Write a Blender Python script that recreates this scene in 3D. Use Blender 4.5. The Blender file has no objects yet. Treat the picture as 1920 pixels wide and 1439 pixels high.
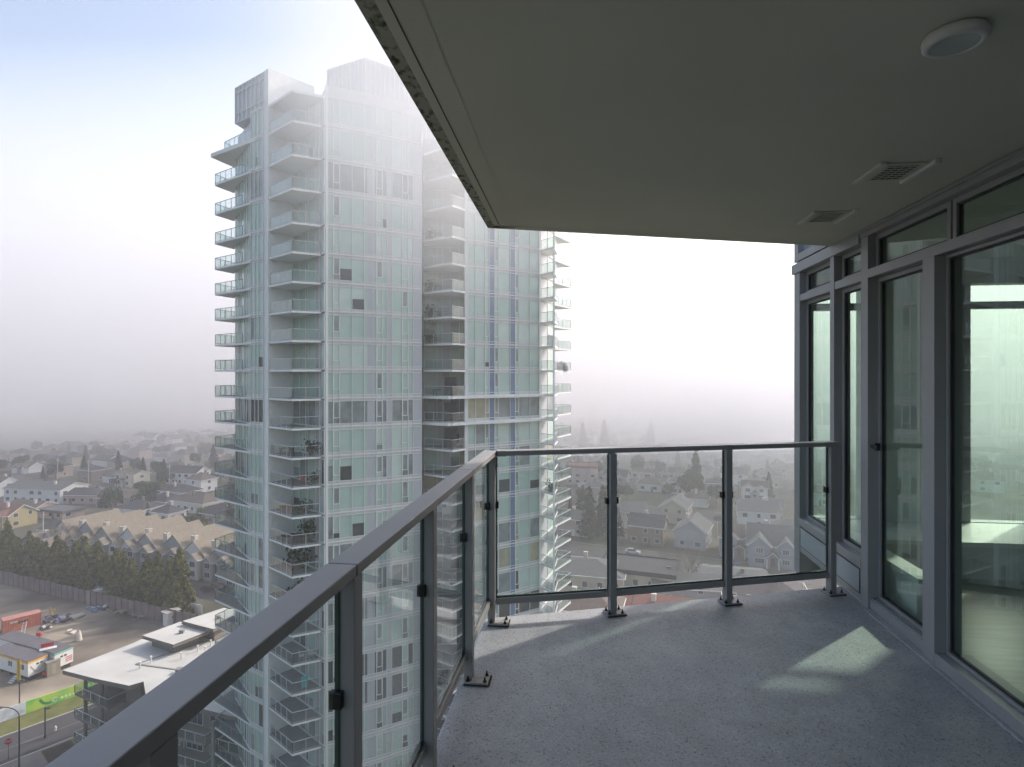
import bpy, math, random
from mathutils import Vector, Matrix, noise
random.seed(7)
C = bpy.context.scene.collection
R = math.radians
# ---------------------------------------------------------------- camera, sky, sun, exposure
CAMZ = 52.0
cam_d = bpy.data.cameras.new('camera'); cam = bpy.data.objects.new('camera', cam_d); C.objects.link(cam)
cam.location = (0, 0, CAMZ); cam.rotation_euler = (R(90), 0, 0)
cam_d.sensor_width = 36; cam_d.lens = 36*1100/1920; cam_d.shift_y = -19.5/1920
cam_d.clip_start = 0.05; cam_d.clip_end = 6000
sc = bpy.context.scene; sc.camera = cam
SUN_AZ = math.atan2(.80, .60)      # measured clockwise from +Y (towards +X)
SUN_EL = R(33.5)
w = bpy.data.worlds.new('World'); sc.world = w; w.use_nodes = True
nt = w.node_tree; bg = nt.nodes['Background']
sky = nt.nodes.new('ShaderNodeTexSky'); sky.sky_type = 'NISHITA'; sky.sun_disc = False
sky.sun_elevation = SUN_EL; sky.sun_rotation = SUN_AZ; sky.air_density = 1.0; sky.dust_density = 2.5; sky.ozone_density = .5
nt.links.new(sky.outputs[0], bg.inputs[0]); bg.inputs[1].default_value = 0.15
sd = bpy.data.lights.new('sun', 'SUN'); sd.energy = 3.6; sd.angle = R(1.6); sd.color = (1, .925, .85)
so = bpy.data.objects.new('sun', sd); C.objects.link(so)
sdir = Vector((math.sin(SUN_AZ)*math.cos(SUN_EL), math.cos(SUN_AZ)*math.cos(SUN_EL), math.sin(SUN_EL)))
so.rotation_euler = sdir.to_track_quat('Z', 'Y').to_euler(); so.location = (60, 60, 120)
sc.view_settings.view_transform = 'Standard'; sc.view_settings.look = 'None'
sc.view_settings.exposure = 0.86; sc.view_settings.gamma = 1.0
sc.cycles.volume_bounces = 4; sc.cycles.transparent_max_bounces = 40; sc.cycles.max_bounces = 10
sc.cycles.diffuse_bounces = 5; sc.cycles.glossy_bounces = 4; sc.cycles.use_denoising = True
sc.cycles.caustics_reflective = False; sc.cycles.caustics_refractive = False

# ---------------------------------------------------------------- materials
MC = {}
def mat(name, col, rough=.6, var=0.0, scale=5.0, bump=0.0, bscale=40.0, spec=.5, metal=0.0, col2=None, coat=0, detail=6, stretch=None, thr=None):
    if name in MC: return MC[name]
    m = bpy.data.materials.new(name); m.use_nodes = True; n = m.node_tree.nodes; l = m.node_tree.links
    p = n['Principled BSDF']; p.inputs['Roughness'].default_value = rough; p.inputs['Metallic'].default_value = metal
    p.inputs['Specular IOR Level'].default_value = spec; p.inputs['Coat Weight'].default_value = coat
    p.inputs['Base Color'].default_value = (*col, 1)
    tc = n.new('ShaderNodeTexCoord'); mp = n.new('ShaderNodeMapping'); l.new(tc.outputs['Object'], mp.inputs[0])
    if stretch: mp.inputs['Scale'].default_value = stretch
    if var or col2:
        t = n.new('ShaderNodeTexNoise'); t.inputs['Scale'].default_value = scale; t.inputs['Detail'].default_value = detail
        l.new(mp.outputs[0], t.inputs[0])
        r = n.new('ShaderNodeValToRGB'); lo, hi = thr or (.3, .7)
        r.color_ramp.elements[0].position = lo; r.color_ramp.elements[1].position = hi
        c2 = col2 or tuple(min(1, c*(1+var)) for c in col); c1 = col if col2 else tuple(c*(1-var) for c in col)
        r.color_ramp.elements[0].color = (*c1, 1); r.color_ramp.elements[1].color = (*c2, 1)
        l.new(t.outputs[0], r.inputs[0]); l.new(r.outputs[0], p.inputs['Base Color'])
    if bump:
        t2 = n.new('ShaderNodeTexNoise'); t2.inputs['Scale'].default_value = bscale; t2.inputs['Detail'].default_value = 4
        l.new(mp.outputs[0], t2.inputs[0]); b = n.new('ShaderNodeBump'); b.inputs['Strength'].default_value = bump
        b.inputs['Distance'].default_value = .02; l.new(t2.outputs[0], b.inputs['Height']); l.new(b.outputs[0], p.inputs['Normal'])
    MC[name] = m; return m
def glassmat(name, tint, gloss=1.0, ior=1.5, rough=0.0):
    m = bpy.data.materials.new(name); m.use_nodes = True; n = m.node_tree.nodes; l = m.node_tree.links; n.clear()
    o = n.new('ShaderNodeOutputMaterial'); mx = n.new('ShaderNodeMixShader'); t = n.new('ShaderNodeBsdfTransparent')
    g = n.new('ShaderNodeBsdfGlossy'); g.inputs['Roughness'].default_value = rough; g.inputs['Color'].default_value = (gloss, gloss, gloss, 1)
    t.inputs['Color'].default_value = (*tint, 1)
    geo = n.new('ShaderNodeNewGeometry'); mi = n.new('ShaderNodeMix'); mi.data_type = 'FLOAT'
    mi.inputs[2].default_value = ior; mi.inputs[3].default_value = 1/ior; l.new(geo.outputs['Backfacing'], mi.inputs[0])
    f = n.new('ShaderNodeFresnel'); l.new(mi.outputs[0], f.inputs['IOR'])
    l.new(f.outputs[0], mx.inputs[0]); l.new(t.outputs[0], mx.inputs[1]); l.new(g.outputs[0], mx.inputs[2]); l.new(mx.outputs[0], o.inputs[0])
    return m

M = dict(
 rail_metal=mat('painted_aluminium', (.29,.28,.272), .42, .05, 3, .04, 300),
 frame=mat('window_frame_paint', (.285,.285,.285), .4, .05, 2, .03, 200),
 frame_dk=mat('dark_gasket', (.012,.012,.014), .6),
 panel=mat('spandrel_panel', (.32,.36,.37), .35, .05, 2),
 bolt=mat('dark_bolt', (.03,.03,.03), .4, metal=.6),
 plate=mat('base_plate_metal', (.27,.26,.25), .55, .18, 30, .2, 120),
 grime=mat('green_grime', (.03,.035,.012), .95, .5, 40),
 railglass=glassmat('railing_glass', (.955,.975,.97)),
 roomglass=glassmat('window_glass', (.875,.945,.90), ior=1.62),
 gasket_edge=mat('glass_edge', (.02,.05,.04), .2),
 ceil=mat('painted_soffit', (.56,.56,.48), .75, .07, .9, .08, 60),
 fascia=mat('concrete_edge', (.32,.32,.29), .85, .15, 8, .2, 60),
 stain=mat('mould_stain', (.38,.38,.32), .9, 0, 42, .3, 80, col2=(.065,.07,.04), thr=(.50,.66), stretch=(1,.6,1), detail=9),
 white_pl=mat('white_plastic', (.62,.62,.60), .4),
 lens=mat('frosted_lens', (.38,.42,.44), .25),
 grille=mat('vent_grille', (.13,.14,.12), .7),
 floorwood=mat('pale_wood_floor', (.42,.40,.34), .3, .16, 3, .03, 60, stretch=(1,14,1)),
 drywall=mat('white_drywall', (.62,.62,.60), .8),
 sill=mat('white_sill', (.72,.73,.70), .35),
)
# balcony floor: grey membrane with dark and light flecks
def floor_mat():
    m = bpy.data.materials.new('speckled_membrane'); m.use_nodes = True; n = m.node_tree.nodes; l = m.node_tree.links
    p = n['Principled BSDF']; p.inputs['Roughness'].default_value = .62
    tc = n.new('ShaderNodeTexCoord')
    v = n.new('ShaderNodeTexVoronoi'); v.inputs['Scale'].default_value = 150; l.new(tc.outputs['Object'], v.inputs[0])
    hs = n.new('ShaderNodeSeparateColor'); l.new(v.outputs['Color'], hs.inputs[0])
    r = n.new('ShaderNodeValToRGB'); cr = r.color_ramp; cr.interpolation = 'CONSTANT'
    cr.elements[0].color = (.17,.172,.175,1); cr.elements[0].position = 0
    cr.elements[1].position = .06; cr.elements[1].color = (.30,.305,.312,1)
    e = cr.elements.new(.5); e.color = (.325,.33,.337,1); e = cr.elements.new(.86); e.color = (.375,.38,.387,1); e = cr.elements.new(.95); e.color = (.265,.27,.278,1)
    l.new(hs.outputs[0], r.inputs[0])
    t = n.new('ShaderNodeTexNoise'); t.inputs['Scale'].default_value = 1.6; t.inputs['Detail'].default_value = 5; l.new(tc.outputs['Object'], t.inputs[0])
    mr = n.new('ShaderNodeMapRange'); mr.inputs[3].default_value = .80; mr.inputs[4].default_value = 1.16; l.new(t.outputs[0], mr.inputs[0])
    hv = n.new('ShaderNodeMix'); hv.data_type = 'RGBA'; hv.blend_type = 'MULTIPLY'; hv.inputs[0].default_value = 1
    t3 = n.new('ShaderNodeTexNoise'); t3.inputs['Scale'].default_value = 7; t3.inputs['Detail'].default_value = 8; t3.inputs['Distortion'].default_value = .6; l.new(tc.outputs['Object'], t3.inputs[0])
    mr3 = n.new('ShaderNodeMapRange'); mr3.inputs[1].default_value = .35; mr3.inputs[2].default_value = .65; mr3.inputs[3].default_value = .90; mr3.inputs[4].default_value = 1.05; l.new(t3.outputs[0], mr3.inputs[0])
    mm = n.new('ShaderNodeMath'); mm.operation = 'MULTIPLY'; l.new(mr.outputs[0], mm.inputs[0]); l.new(mr3.outputs[0], mm.inputs[1])
    l.new(r.outputs[0], hv.inputs[6]); l.new(mm.outputs[0], hv.inputs[7]); l.new(hv.outputs[2], p.inputs['Base Color'])
    t2 = n.new('ShaderNodeTexNoise'); t2.inputs['Scale'].default_value = 160; l.new(tc.outputs['Object'], t2.inputs[0])
    b = n.new('ShaderNodeBump'); b.inputs['Strength'].default_value = .35; b.inputs['Distance'].default_value = .004
    l.new(t2.outputs[0], b.inputs['Height']); l.new(b.outputs[0], p.inputs['Normal']); return m
M['membrane'] = floor_mat()

# ---------------------------------------------------------------- mesh builder
class MB:
    def __init__(s): s.v = []; s.f = []; s.m = []
    def add(s, vs, fs, mi=0):
        o = len(s.v); s.v += [tuple(a) for a in vs]; s.f += [tuple(i+o for i in f) for f in fs]; s.m += [mi]*len(fs); return s
    def box(s, x0, x1, y0, y1, z0, z1, mi=0):
        return s.add([(x0,y0,z0),(x1,y0,z0),(x1,y1,z0),(x0,y1,z0),(x0,y0,z1),(x1,y0,z1),(x1,y1,z1),(x0,y1,z1)],
              [(0,3,2,1),(4,5,6,7),(0,1,5,4),(1,2,6,5),(2,3,7,6),(3,0,4,7)], mi)
    def beam(s, p, q, wdt, h, mi=0, z=None, off=0.0):
        """box along the horizontal line p-q (2D), width across, z range z=(z0,z1) or height h below point z"""
        p = Vector(p[:2]); q = Vector(q[:2]); d = (q-p); d.normalize(); nn = Vector((-d.y, d.x))
        z0, z1 = z; a = p+nn*(off-wdt/2); b = p+nn*(off+wdt/2); c = q+nn*(off+wdt/2); e = q+nn*(off-wdt/2)
        vs = [(a.x,a.y,z0),(e.x,e.y,z0),(c.x,c.y,z0),(b.x,b.y,z0),(a.x,a.y,z1),(e.x,e.y,z1),(c.x,c.y,z1),(b.x,b.y,z1)]
        return s.add(vs, [(0,3,2,1),(4,5,6,7),(0,1,5,4),(1,2,6,5),(2,3,7,6),(3,0,4,7)], mi)
    def prism(s, poly, z0, z1, mi=0, mt=None, ms=None):
        n = len(poly); a = sum(poly[i][0]*poly[(i+1)%n][1]-poly[(i+1)%n][0]*poly[i][1] for i in range(n))
        if a < 0: poly = poly[::-1]
        vs = [(x,y,z0) for x,y in poly]+[(x,y,z1) for x,y in poly]
        s.add(vs, [tuple(range(n))[::-1]], mi); s.f.append(tuple(range(len(s.v)-n, len(s.v)))); s.m.append(mi if mt is None else mt)
        o = len(s.v)-2*n
        for i in range(n):
            j = (i+1)%n; s.f.append((o+i,o+j,o+n+j,o+n+i)); s.m.append(mi if ms is None else ms)
        return s
    def tube(s, p, q, r, r2=None, n=8, mi=0):
        p = Vector(p); q = Vector(q); r2 = r if r2 is None else r2; d = (q-p).normalized()
        u = d.orthogonal().normalized(); v = d.cross(u); vs = []
        for c, rr in ((p, r), (q, r2)):
            for i in range(n): a = 2*math.pi*i/n; vs.append(c+u*rr*math.cos(a)+v*rr*math.sin(a))
        fs = [(i,(i+1)%n,n+(i+1)%n,n+i) for i in range(n)]+[tuple(range(n))[::-1], tuple(range(n,2*n))]
        return s.add(vs, fs, mi)
    def quad(s, a, b, c, d, mi=0): return s.add([a,b,c,d], [(0,1,2,3)], mi)
    def obj(s, name, mats, parent=None, loc=(0,0,0), rz=0, bevel=0, smooth=False):
        me = bpy.data.meshes.new(name); me.from_pydata(s.v, [], s.f)
        for mm in (mats if isinstance(mats, (list, tuple)) else [mats]): me.materials.append(mm)
        me.polygons.foreach_set('material_index', s.m)
        if smooth: me.polygons.foreach_set('use_smooth', [True]*len(s.f))
        me.update(); o = bpy.data.objects.new(name, me); C.objects.link(o); o.location = loc; o.rotation_euler = (0,0,rz)
        if parent: o.parent = parent
        if bevel:
            b = o.modifiers.new('bevel', 'BEVEL'); b.width = bevel; b.segments = 2; b.limit_method = 'ANGLE'
        return o
def tag(o, label=None, cat=None, group=None, kind=None):
    if label: o['label'] = label
    if cat: o['category'] = cat
    if group: o['group'] = group
    if kind: o['kind'] = kind
    return o
def empty(name, loc=(0,0,0), rz=0):
    o = bpy.data.objects.new(name, None); C.objects.link(o); o.location = loc; o.rotation_euler = (0,0,rz); o.empty_display_size = .3; return o
def g(px, py, z=0.0):
    """where the line of sight through a photo pixel meets height z: surveyed spot on the ground or a roof"""
    Y = (CAMZ-z)*1100/(py-700); return ((px-960)/1100*Y, Y)
def copy_tree(o, parent=None):
    c = o.copy(); C.objects.link(c); c.parent = parent
    for ch in o.children: copy_tree(ch, c)
    return c
HAZE = 0.0009
# ================================================================= our own balcony (local frame turned 7 degrees)
BR = -math.atan(.122); FZ = -1.60; CZ = .985
def BL(x, y): c, s_ = math.cos(BR), math.sin(BR); return (x*c-y*s_, x*s_+y*c)
def bempty(name): return empty(name, (0,0,CAMZ), BR)
loc0 = (0,0,CAMZ)
def back(x): return 3.80+.348*(x+.6)
def cback(x): return 3.93+.348*(x+.644)
# floor slab
f = MB(); f.prism([(-.64,-4.0),(1.93,-4.0),(1.93,back(1.93)),(1.0,back(1.0)),(0.2,back(.2)),(-.64,back(-.64))], FZ-.20, FZ, 0, 0, 1)
o = f.obj('balcony_floor', [M['membrane'], M['fascia']], None, loc0, BR, bevel=.012); tag(o, kind='structure')
# ceiling slab with a drip groove and stained strip along its edge
f = MB(); f.prism([(-.47,-4.0),(1.95,-4.0),(1.95,cback(1.95)-.08),(-.47,cback(-.47)-.08)], CZ, CZ+.2)
f.prism([(1.2,-4.0),(8.6,-4.0),(8.6,5.63),(1.95,5.63),(1.95,4.0),(1.2,4.0)], CZ+.203, CZ+.33)
o = f.obj('balcony_ceiling', [M['ceil']], None, loc0, BR); tag(o, kind='structure')
# outer strip: stained edge
f = MB()
def edge(y): return -.644+(3.93-y)*.018
ys = [-4+i*.4 for i in range(20)]+[cback(-.644)]
for a, b in zip(ys[:-1], ys[1:]):
    e0, e1 = edge(a), edge(b)
    for (u0, u1, mi, dz) in ((0,.052,1,0), (.052,.085,0,0), (.092,.175,0,0)):
        f.quad((e0+u0,a,CZ-.002+dz),(e1+u0,b,CZ-.002),(e1+u1,b,CZ-.002),(e0+u1,a,CZ-.002), mi)
    f.quad((e0+.085,a,CZ-.002),(e1+.085,b,CZ-.002),(e1+.085,b,CZ+.008),(e0+.085,a,CZ+.008), 2)
    f.quad((e0+.092,a,CZ+.008),(e1+.092,b,CZ+.008),(e1+.092,b,CZ-.002),(e0+.092,a,CZ-.002), 2)
    f.quad((e0+.085,a,CZ+.008),(e1+.085,b,CZ+.008),(e1+.092,b,CZ+.008),(e0+.092,a,CZ+.008), 3)
    f.quad((e0,a,CZ-.002),(e0,a,CZ+.2),(e1,b,CZ+.2),(e1,b,CZ-.002), 2)
f.quad((-.644,3.93,CZ-.002),(-.644,3.93,CZ+.2),(1.95,cback(1.95),CZ+.2),(1.95,cback(1.95),CZ-.002), 2)
f.quad((-.60,3.86,CZ-.002),(-.60,cback(-.6),CZ-.002),(1.95,cback(1.95),CZ-.002),(1.95,cback(1.95)-.09,CZ-.002), 0)
f.quad((-.644,-4,CZ+.2),(1.95,-4,CZ+.2),(1.95,cback(1.95),CZ+.2),(-.644,3.93,CZ+.2), 2)
o = f.obj('ceiling_edge', [M['ceil'], M['stain'], M['fascia'], mat('groove_light', (.62,.62,.56), .7)], None, loc0, BR); tag(o, kind='structure')

# ---- railing: two runs, each a thing
RT = -.50                      # top of cap
def base_plate(par, x, y, rz):
    p = MB(); p.box(-.062,.062,-.05,.05,0,.012); pl = p.obj('base_plate', [M['plate']], par, (x,y,FZ+.003), rz, bevel=.002)
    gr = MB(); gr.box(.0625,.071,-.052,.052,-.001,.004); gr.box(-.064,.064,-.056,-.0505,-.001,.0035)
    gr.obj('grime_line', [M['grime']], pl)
    for sx, sy in ((.045,.033),(.045,-.033),(-.045,.033),(-.045,-.033)):
        b = MB(); b.tube((sx,sy,.012),(sx,sy,.015),.0105,n=12); b.tube((sx,sy,.015),(sx,sy,.023),.008,n=6); b.tube((sx,sy,.023),(sx,sy,.036),.004,n=8)
        b.obj('bolt', [M['bolt']], pl)
def post(par, x, y, rz, w=.045, d=.055):
    p = MB(); p.box(-w/2,w/2,-d/2,d/2,.012,(RT-.034)-FZ); p.obj('post', [M['rail_metal']], par, (x,y,FZ), rz, bevel=.002)
def run(par, p, q, off=0.0):
    """bottom rail, glass pane and four clips between posts p and q (local 2D)"""
    p = Vector(p); q = Vector(q); d = (q-p).normalized(); sh = Vector((-d.y,d.x))*off; p = p+sh; q = q+sh; a = p+d*.03; b = q-d*.03
    r = MB(); r.beam(a, b, .038, 0, z=(FZ+.115, FZ+.155)); r.obj('bottom_rail', [M['rail_metal']], par, bevel=.0015)
    a2 = p+d*.030; b2 = q-d*.030
    gl = MB(); gl.beam(a2, b2, .010, 0, z=(FZ+.165, RT-.045)); gp = gl.obj('glass_panel', [M['railglass']], par)
    e = MB()
    for c in (a2, b2):
        e.beam(c-d*.001, c+d*.004, .013, 0, z=(FZ+.160, RT-.040))
    e.beam(a2, b2, .014, 0, z=(FZ+.156, FZ+.166)); e.obj('gasket', [M['gasket_edge']], gp)
    for c, sg in ((a2, 1), (b2, -1)):
        for zz in (FZ+.73,):
            k = MB(); k.beam(c-d*.006*sg, c+d*.014*sg, .034, 0, z=(zz, zz+.045)); k.obj('glass_clip', [M['bolt']], par, bevel=.003)
rl = bempty('balcony_railing'); tag(rl, 'grey metal balcony railing running from the near left edge to the corner', 'railing', 'grey railings around the balcony')
LX = -.575
def lx(y): return -.612+.013*(y-1.5)
ly = [-2.05,-1.28,-.51,.26,.955,1.55,2.30,3.05,3.718]
ly = [-2.2,-1.45,-.70,.06,.78,1.49,2.26,3.01,3.718]
for i, y in enumerate(ly):
    if i < len(ly)-1: post(rl, lx(y), y, 0)
    base_plate(rl, lx(y)+.044, y-.005, 0)
post(rl, lx(3.718), 3.718, 0)
for a, b in zip(ly[:-1], ly[1:]): run(rl, (lx(a), a), (lx(b), b), .024)
# caps in pieces, dark joints between them
joints = [-2.6, .01, 1.475, 3.0, 3.757]
for a, b in zip(joints[:-1], joints[1:]):
    c = MB(); c.beam((lx(a)-.017,a+.003), (lx(b)-.017,b-.003), .0825, 0, z=(RT-.032, RT)); c.obj('top_rail', [M['rail_metal']], rl, bevel=.003)
    c = MB(); c.box(lx(b)-.05, lx(b)+.018, b-.006, b+.006, RT-.028, RT-.004); c.obj('joint_sleeve', [M['bolt']], rl)
rb = bempty('balcony_railing'); tag(rb, 'grey metal balcony railing across the far end between corner post and window wall', 'railing', 'grey railings around the balcony')
bx = [(-.583,3.718),(.190,3.955),(.995,4.238),(1.785,4.51)]
ba = math.atan2(4.50-3.718, 1.793+.575)
for i, (x, y) in enumerate(bx):
    if i == 0: continue
    post(rb, x, y, ba); base_plate(rb, x+.012, y+.0, ba)
for a, b in zip(bx[:-1], bx[1:]): run(rb, a, b, .012)
dd = (Vector(bx[3])-Vector(bx[0])).normalized(); nn = Vector((-dd.y, dd.x))
cuts = [Vector(bx[0])+dd*.032, Vector(bx[2])+dd*-.015, Vector(bx[3])+dd*.055]
for a, b in zip(cuts[:-1], cuts[1:]):
    c = MB(); c.beam(a+dd*.002, b-dd*.002, .0825, 0, z=(RT-.032+.001, RT+.001), off=.018); c.obj('top_rail', [M['rail_metal']], rb, bevel=.003)
for a in (cuts[0]+dd*.03, cuts[1]+dd*.012):
    c = MB(); c.beam(a-dd*.03, a+dd*.03, .0865, 0, z=(RT-.034, RT+.0025), off=.018); c.obj('cap_bracket', [M['rail_metal']], rb, bevel=.003)

# ---- window wall on the right (plane x = 1.91)
WX = 1.91
ww = bempty('window_wall'); tag(ww, 'grey framed glass wall with sliding door on the right side of the balcony', 'window wall')
def part(mb, name, mats, par=None, bevel=.002): return mb.obj(name, mats, par or ww, bevel=bevel)
def pane(par, x, y0, y1, z0, z1, name='pane'):
    k = MB(); k.box(x, x+.006, y0, y1, z0, z1); k.obj(name, [M['roomglass']], par)
    e = MB(); t = .011
    e.box(x-.004, x+.012, y0, y0+t, z0, z1); e.box(x-.004, x+.012, y1-t, y1, z0, z1)
    e.box(x-.004, x+.012, y0+t, y1-t, z0, z0+t); e.box(x-.004, x+.012, y0+t, y1-t, z1-t, z1); e.obj('gasket', [M['frame_dk']], par)
# vertical members: (y0, y1, x front offset, depth)
for (y0, y1, fx, dp, z0, z1) in ((5.50,5.633,0,.12,FZ-.2,CZ-.085),(4.775,4.85,0,.12,FZ+.0,CZ-.085),(4.235,4.335,0,.12,FZ+.0,CZ-.055),
                        (3.455,3.567,-.012,.14,FZ-.0+.012,.64),(.9,1.0,-.012,.14,FZ,.64),(-1.0,-.9,-.012,.14,FZ,CZ-.06),(-4.0,-3.9,0,.14,FZ,CZ-.06)):
    part(MB().box(WX+fx, WX+fx+dp, y0, y1, z0, z1), 'mullion', [M['frame']])
# header along the wall and transom bar
part(MB().box(WX-.014, WX+.13, 4.34, 5.66, CZ-.085, CZ+.0), 'header', [M['frame']])
part(MB().box(WX-.004, WX+.13, -4.0, 4.338, CZ-.055, CZ-.003), 'header', [M['frame']])
part(MB().box(WX-.02, WX+.0, -4.0, 4.4, CZ-.022, CZ-.0035), 'header_trim', [M['frame']])
part(MB().box(WX+.004, WX+.10, 4.85, 5.50, .64, .70), 'transom', [M['frame']])
part(MB().box(WX+.004, WX+.10, 4.335, 4.775, .64, .70), 'transom', [M['frame']])
part(MB().box(WX-.006, WX+.11, -3.9, 4.235, .642, .70), 'transom', [M['frame']])
# two fixed windows beyond the door, each with sill frame and insulated panel
def lowwin(y0, y1, zc):
    wd = MB(); t = .03; x0 = WX+.058; x1 = WX+.10
    for (a, b) in ((-1.29, .64), (.70, CZ-.085)):
        wd.box(x0, x1, y0, y0+t, a, b); wd.box(x0, x1, y1-t, y1, a, b); wd.box(x0, x1, y0+t, y1-t, a, a+t); wd.box(x0, x1, y0+t, y1-t, b-t, b)
    wf = wd.obj('window', [M['frame']], ww, bevel=.002)
    pane(wf, WX+.072, y0+t, y1-t, -1.26, .61); pane(wf, WX+.072, y0+t, y1-t, .73, CZ-.115)
    s = MB(); s.box(WX-.004, WX+.11, y0+.001, y1-.001, -1.355, -1.29); s.obj('window_sill', [M['frame']], wf, bevel=.004)
    q = MB(); q.box(WX+.006, WX+.09, y0+.001, y1-.001, FZ+.012, -1.357); pp = q.obj('spandrel_panel', [M['frame']], ww, bevel=.002)
    h = MB(); h.box(WX+.000, WX+.0055, y0+.03, y1-.03, FZ+.07, -1.372); h.obj('panel_face', [M['panel']], pp)
    h = MB(); h.box(WX+.003, WX+.0058, y0+.022, y1-.022, FZ+.062, -1.364); h.obj('panel_joint', [M['frame_dk']], pp)
lowwin(4.85, 5.50, 0); lowwin(4.335, 4.775, 0)
# fixed door leaf beside the slider, and sliding doors
def leaf(y0, y1, x0, z1=.64, name='sliding_door', tt=.045):
    t = tt; wd = MB(); zb = FZ+.075
    wd.box(x0, x0+.04, y0, y0+t, zb, z1); wd.box(x0, x0+.04, y1-t, y1, zb, z1); wd.box(x0, x0+.04, y0+t, y1-t, zb, zb+tt); wd.box(x0, x0+.04, y0+t, y1-t, z1-t, z1)
    d = wd.obj(name, [M['frame']], ww, bevel=.002); pane(d, x0+.016, y0+t, y1-t, zb+tt, z1-t); return d
dl = leaf(3.567, 4.235, WX+.065, name='door', tt=.026)
hb = MB(); hb.box(WX+.035, WX+.064, 4.20, 4.215, -.52, -.47); hb.box(WX+.012, WX+.035, 4.14, 4.23, -.505, -.485); hb.obj('door_handle', [M['bolt']], dl, bevel=.003)
leaf(2.10, 3.452, WX+.045, tt=.018); leaf(1.0, 2.14, WX+.088); leaf(-.9, .9, WX+.055)
# transom lights over doors
for (y0, y1) in ((3.42,4.235),(1.0,3.40),(-.9,.98),(-3.9,-1.0)):
    t = .03; wd = MB(); x0 = WX+.05; a, b = .70, CZ-.055
    wd.box(x0, x0+.04, y0, y0+t, a, b); wd.box(x0, x0+.04, y1-t, y1, a, b); wd.box(x0, x0+.04, y0+t, y1-t, a, a+t*.6); wd.box(x0, x0+.04, y0+t, y1-t, b-t, b)
    wf = wd.obj('transom_window', [M['frame']], ww, bevel=.002); pane(wf, x0+.015, y0+t, y1-t, a+t*.6, b-t)
leaf(-3.9, -1.0, WX+.055, name='window')
# threshold tracks and curb
part(MB().box(WX-.012, WX+.17, -3.9, 3.452, FZ+.012, FZ+.075), 'threshold', [M['frame']])
part(MB().box(WX+.012, WX+.17, 3.57, 4.233, FZ+.012, FZ+.072), 'threshold', [M['frame']])
tr = MB()
for k in range(3): tr.box(WX+.022+k*.016, WX+.028+k*.016, 3.57, 4.233, FZ+.072, FZ+.082)
part(tr, 'door_track', [M['frame']], bevel=0)
part(MB().box(WX-.035, WX+.17, -4.0, 4.23, FZ+.0, FZ+.0118), 'membrane_upstand', [M['membrane']], bevel=.004)
# upper storey of the same facade, seen past the ceiling
up = MB(); up.box(WX, WX+.12, 4.86, 5.633, CZ+.02, CZ+.085); up.box(WX, WX+.12, 5.54, 5.633, CZ+.085, CZ+3.2); up.box(WX+.0,WX+.12,4.3,4.40,CZ+.35,CZ+3.2)
part(up, 'upper_frame', [M['frame']])
part(MB().box(WX+.05, WX+.06, 4.40, 5.54, CZ+.085, CZ+3.2), 'upper_glass', [mat('tower_glass_blue', (.25,.30,.36), .12, spec=.8)], bevel=0)
part(MB().box(WX+.02, WX+.11, 4.85, 5.60, CZ+.001, CZ+.0195), 'shadow_joint', [M['frame_dk']], bevel=0)

# ---- room behind the glass
X0, X1, Y0, Y1 = WX+.17, 8.6, -4.0, 5.63
o = MB().box(WX+.172, X1, Y0, Y1-.13, FZ-.15, FZ+.02).obj('room_floor', [M['floorwood']], None, loc0, BR); tag(o, kind='structure')
o = MB().box(WX+.13, X1, Y0, Y1-.002, CZ+.001, CZ+.2).obj('room_ceiling', [M['drywall']], None, loc0, BR); tag(o, kind='structure')
o = MB().box(X1, X1+.2, Y0, Y1-.2, FZ-.15, CZ+.2).obj('room_wall', [M['drywall']], None, loc0, BR); tag(o, kind='structure')
o = MB().box(1.75, X1+.2, Y0-.2, Y0-.002, FZ-.15, CZ+.33).obj('room_wall', [M['drywall']], None, loc0, BR); tag(o, kind='structure')
bw = bempty('bench_wall'); tag(bw, 'low white ledge wall under the far windows inside the room', 'ledge')
MB().box(WX+.30, X1, 4.90, Y1-.14, FZ+.02, -1.33).obj('ledge_wall', [M['drywall']], bw)
MB().box(WX+.30, X1, 4.87, Y1-.12, -1.329, -1.292).obj('ledge_top', [M['sill']], bw, bevel=.004)
kw = bempty('knee_wall'); tag(kw, 'low white knee wall inside the glass ending beside the fixed door leaf', 'ledge')
MB().box(WX+.175, WX+.298, 3.98, Y1-.14, FZ+.021, -1.33).obj('ledge_wall', [M['drywall']], kw)
MB().box(WX+.172, WX+.299, 3.96, Y1-.12, -1.329, -1.292).obj('ledge_top', [M['sill']], kw, bevel=.004)
fw = bempty('far_window_wall'); tag(fw, 'row of tall windows at the far side of the room seen through the glass', 'window wall')
YF = Y1-.12
for x, w_ in ((2.285,.035),(3.27,.05),(3.88,.05)): MB().box(x-w_, x+w_, YF-.0, YF+.12, -1.29, .77).obj('mullion', [M['frame']], fw, bevel=.002)
MB().box(2.44, 3.12, YF-.06, YF+.12, FZ+.02, .77).obj('solid_panel', [M['drywall']], fw)
MB().box(3.93, 4.12, YF-.06, YF+.12, FZ+.02, .77).obj('solid_panel', [M['drywall']], fw)  # unseen wall piece added to narrow the sun patch on the balcony floor
for a, b in ((WX+.13,2.25),(2.32,2.44),(3.12,3.22),(3.32,3.83)): MB().box(a, b, YF+.02, YF+.10, .56, .62).obj('transom', [M['frame']], fw)
MB().box(4.26, 4.62, YF-.06, YF+.12, FZ+.02, .77).obj('solid_panel', [M['drywall']], fw)  # unseen too; gap before it is shaped to pass a thin sun streak
MB().box(4.74, X1+.2, YF-.06, YF+.12, FZ+.02, .77).obj('solid_panel', [M['drywall']], fw)  # unseen wall added to block sun, gap before it shaped for another streak
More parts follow.
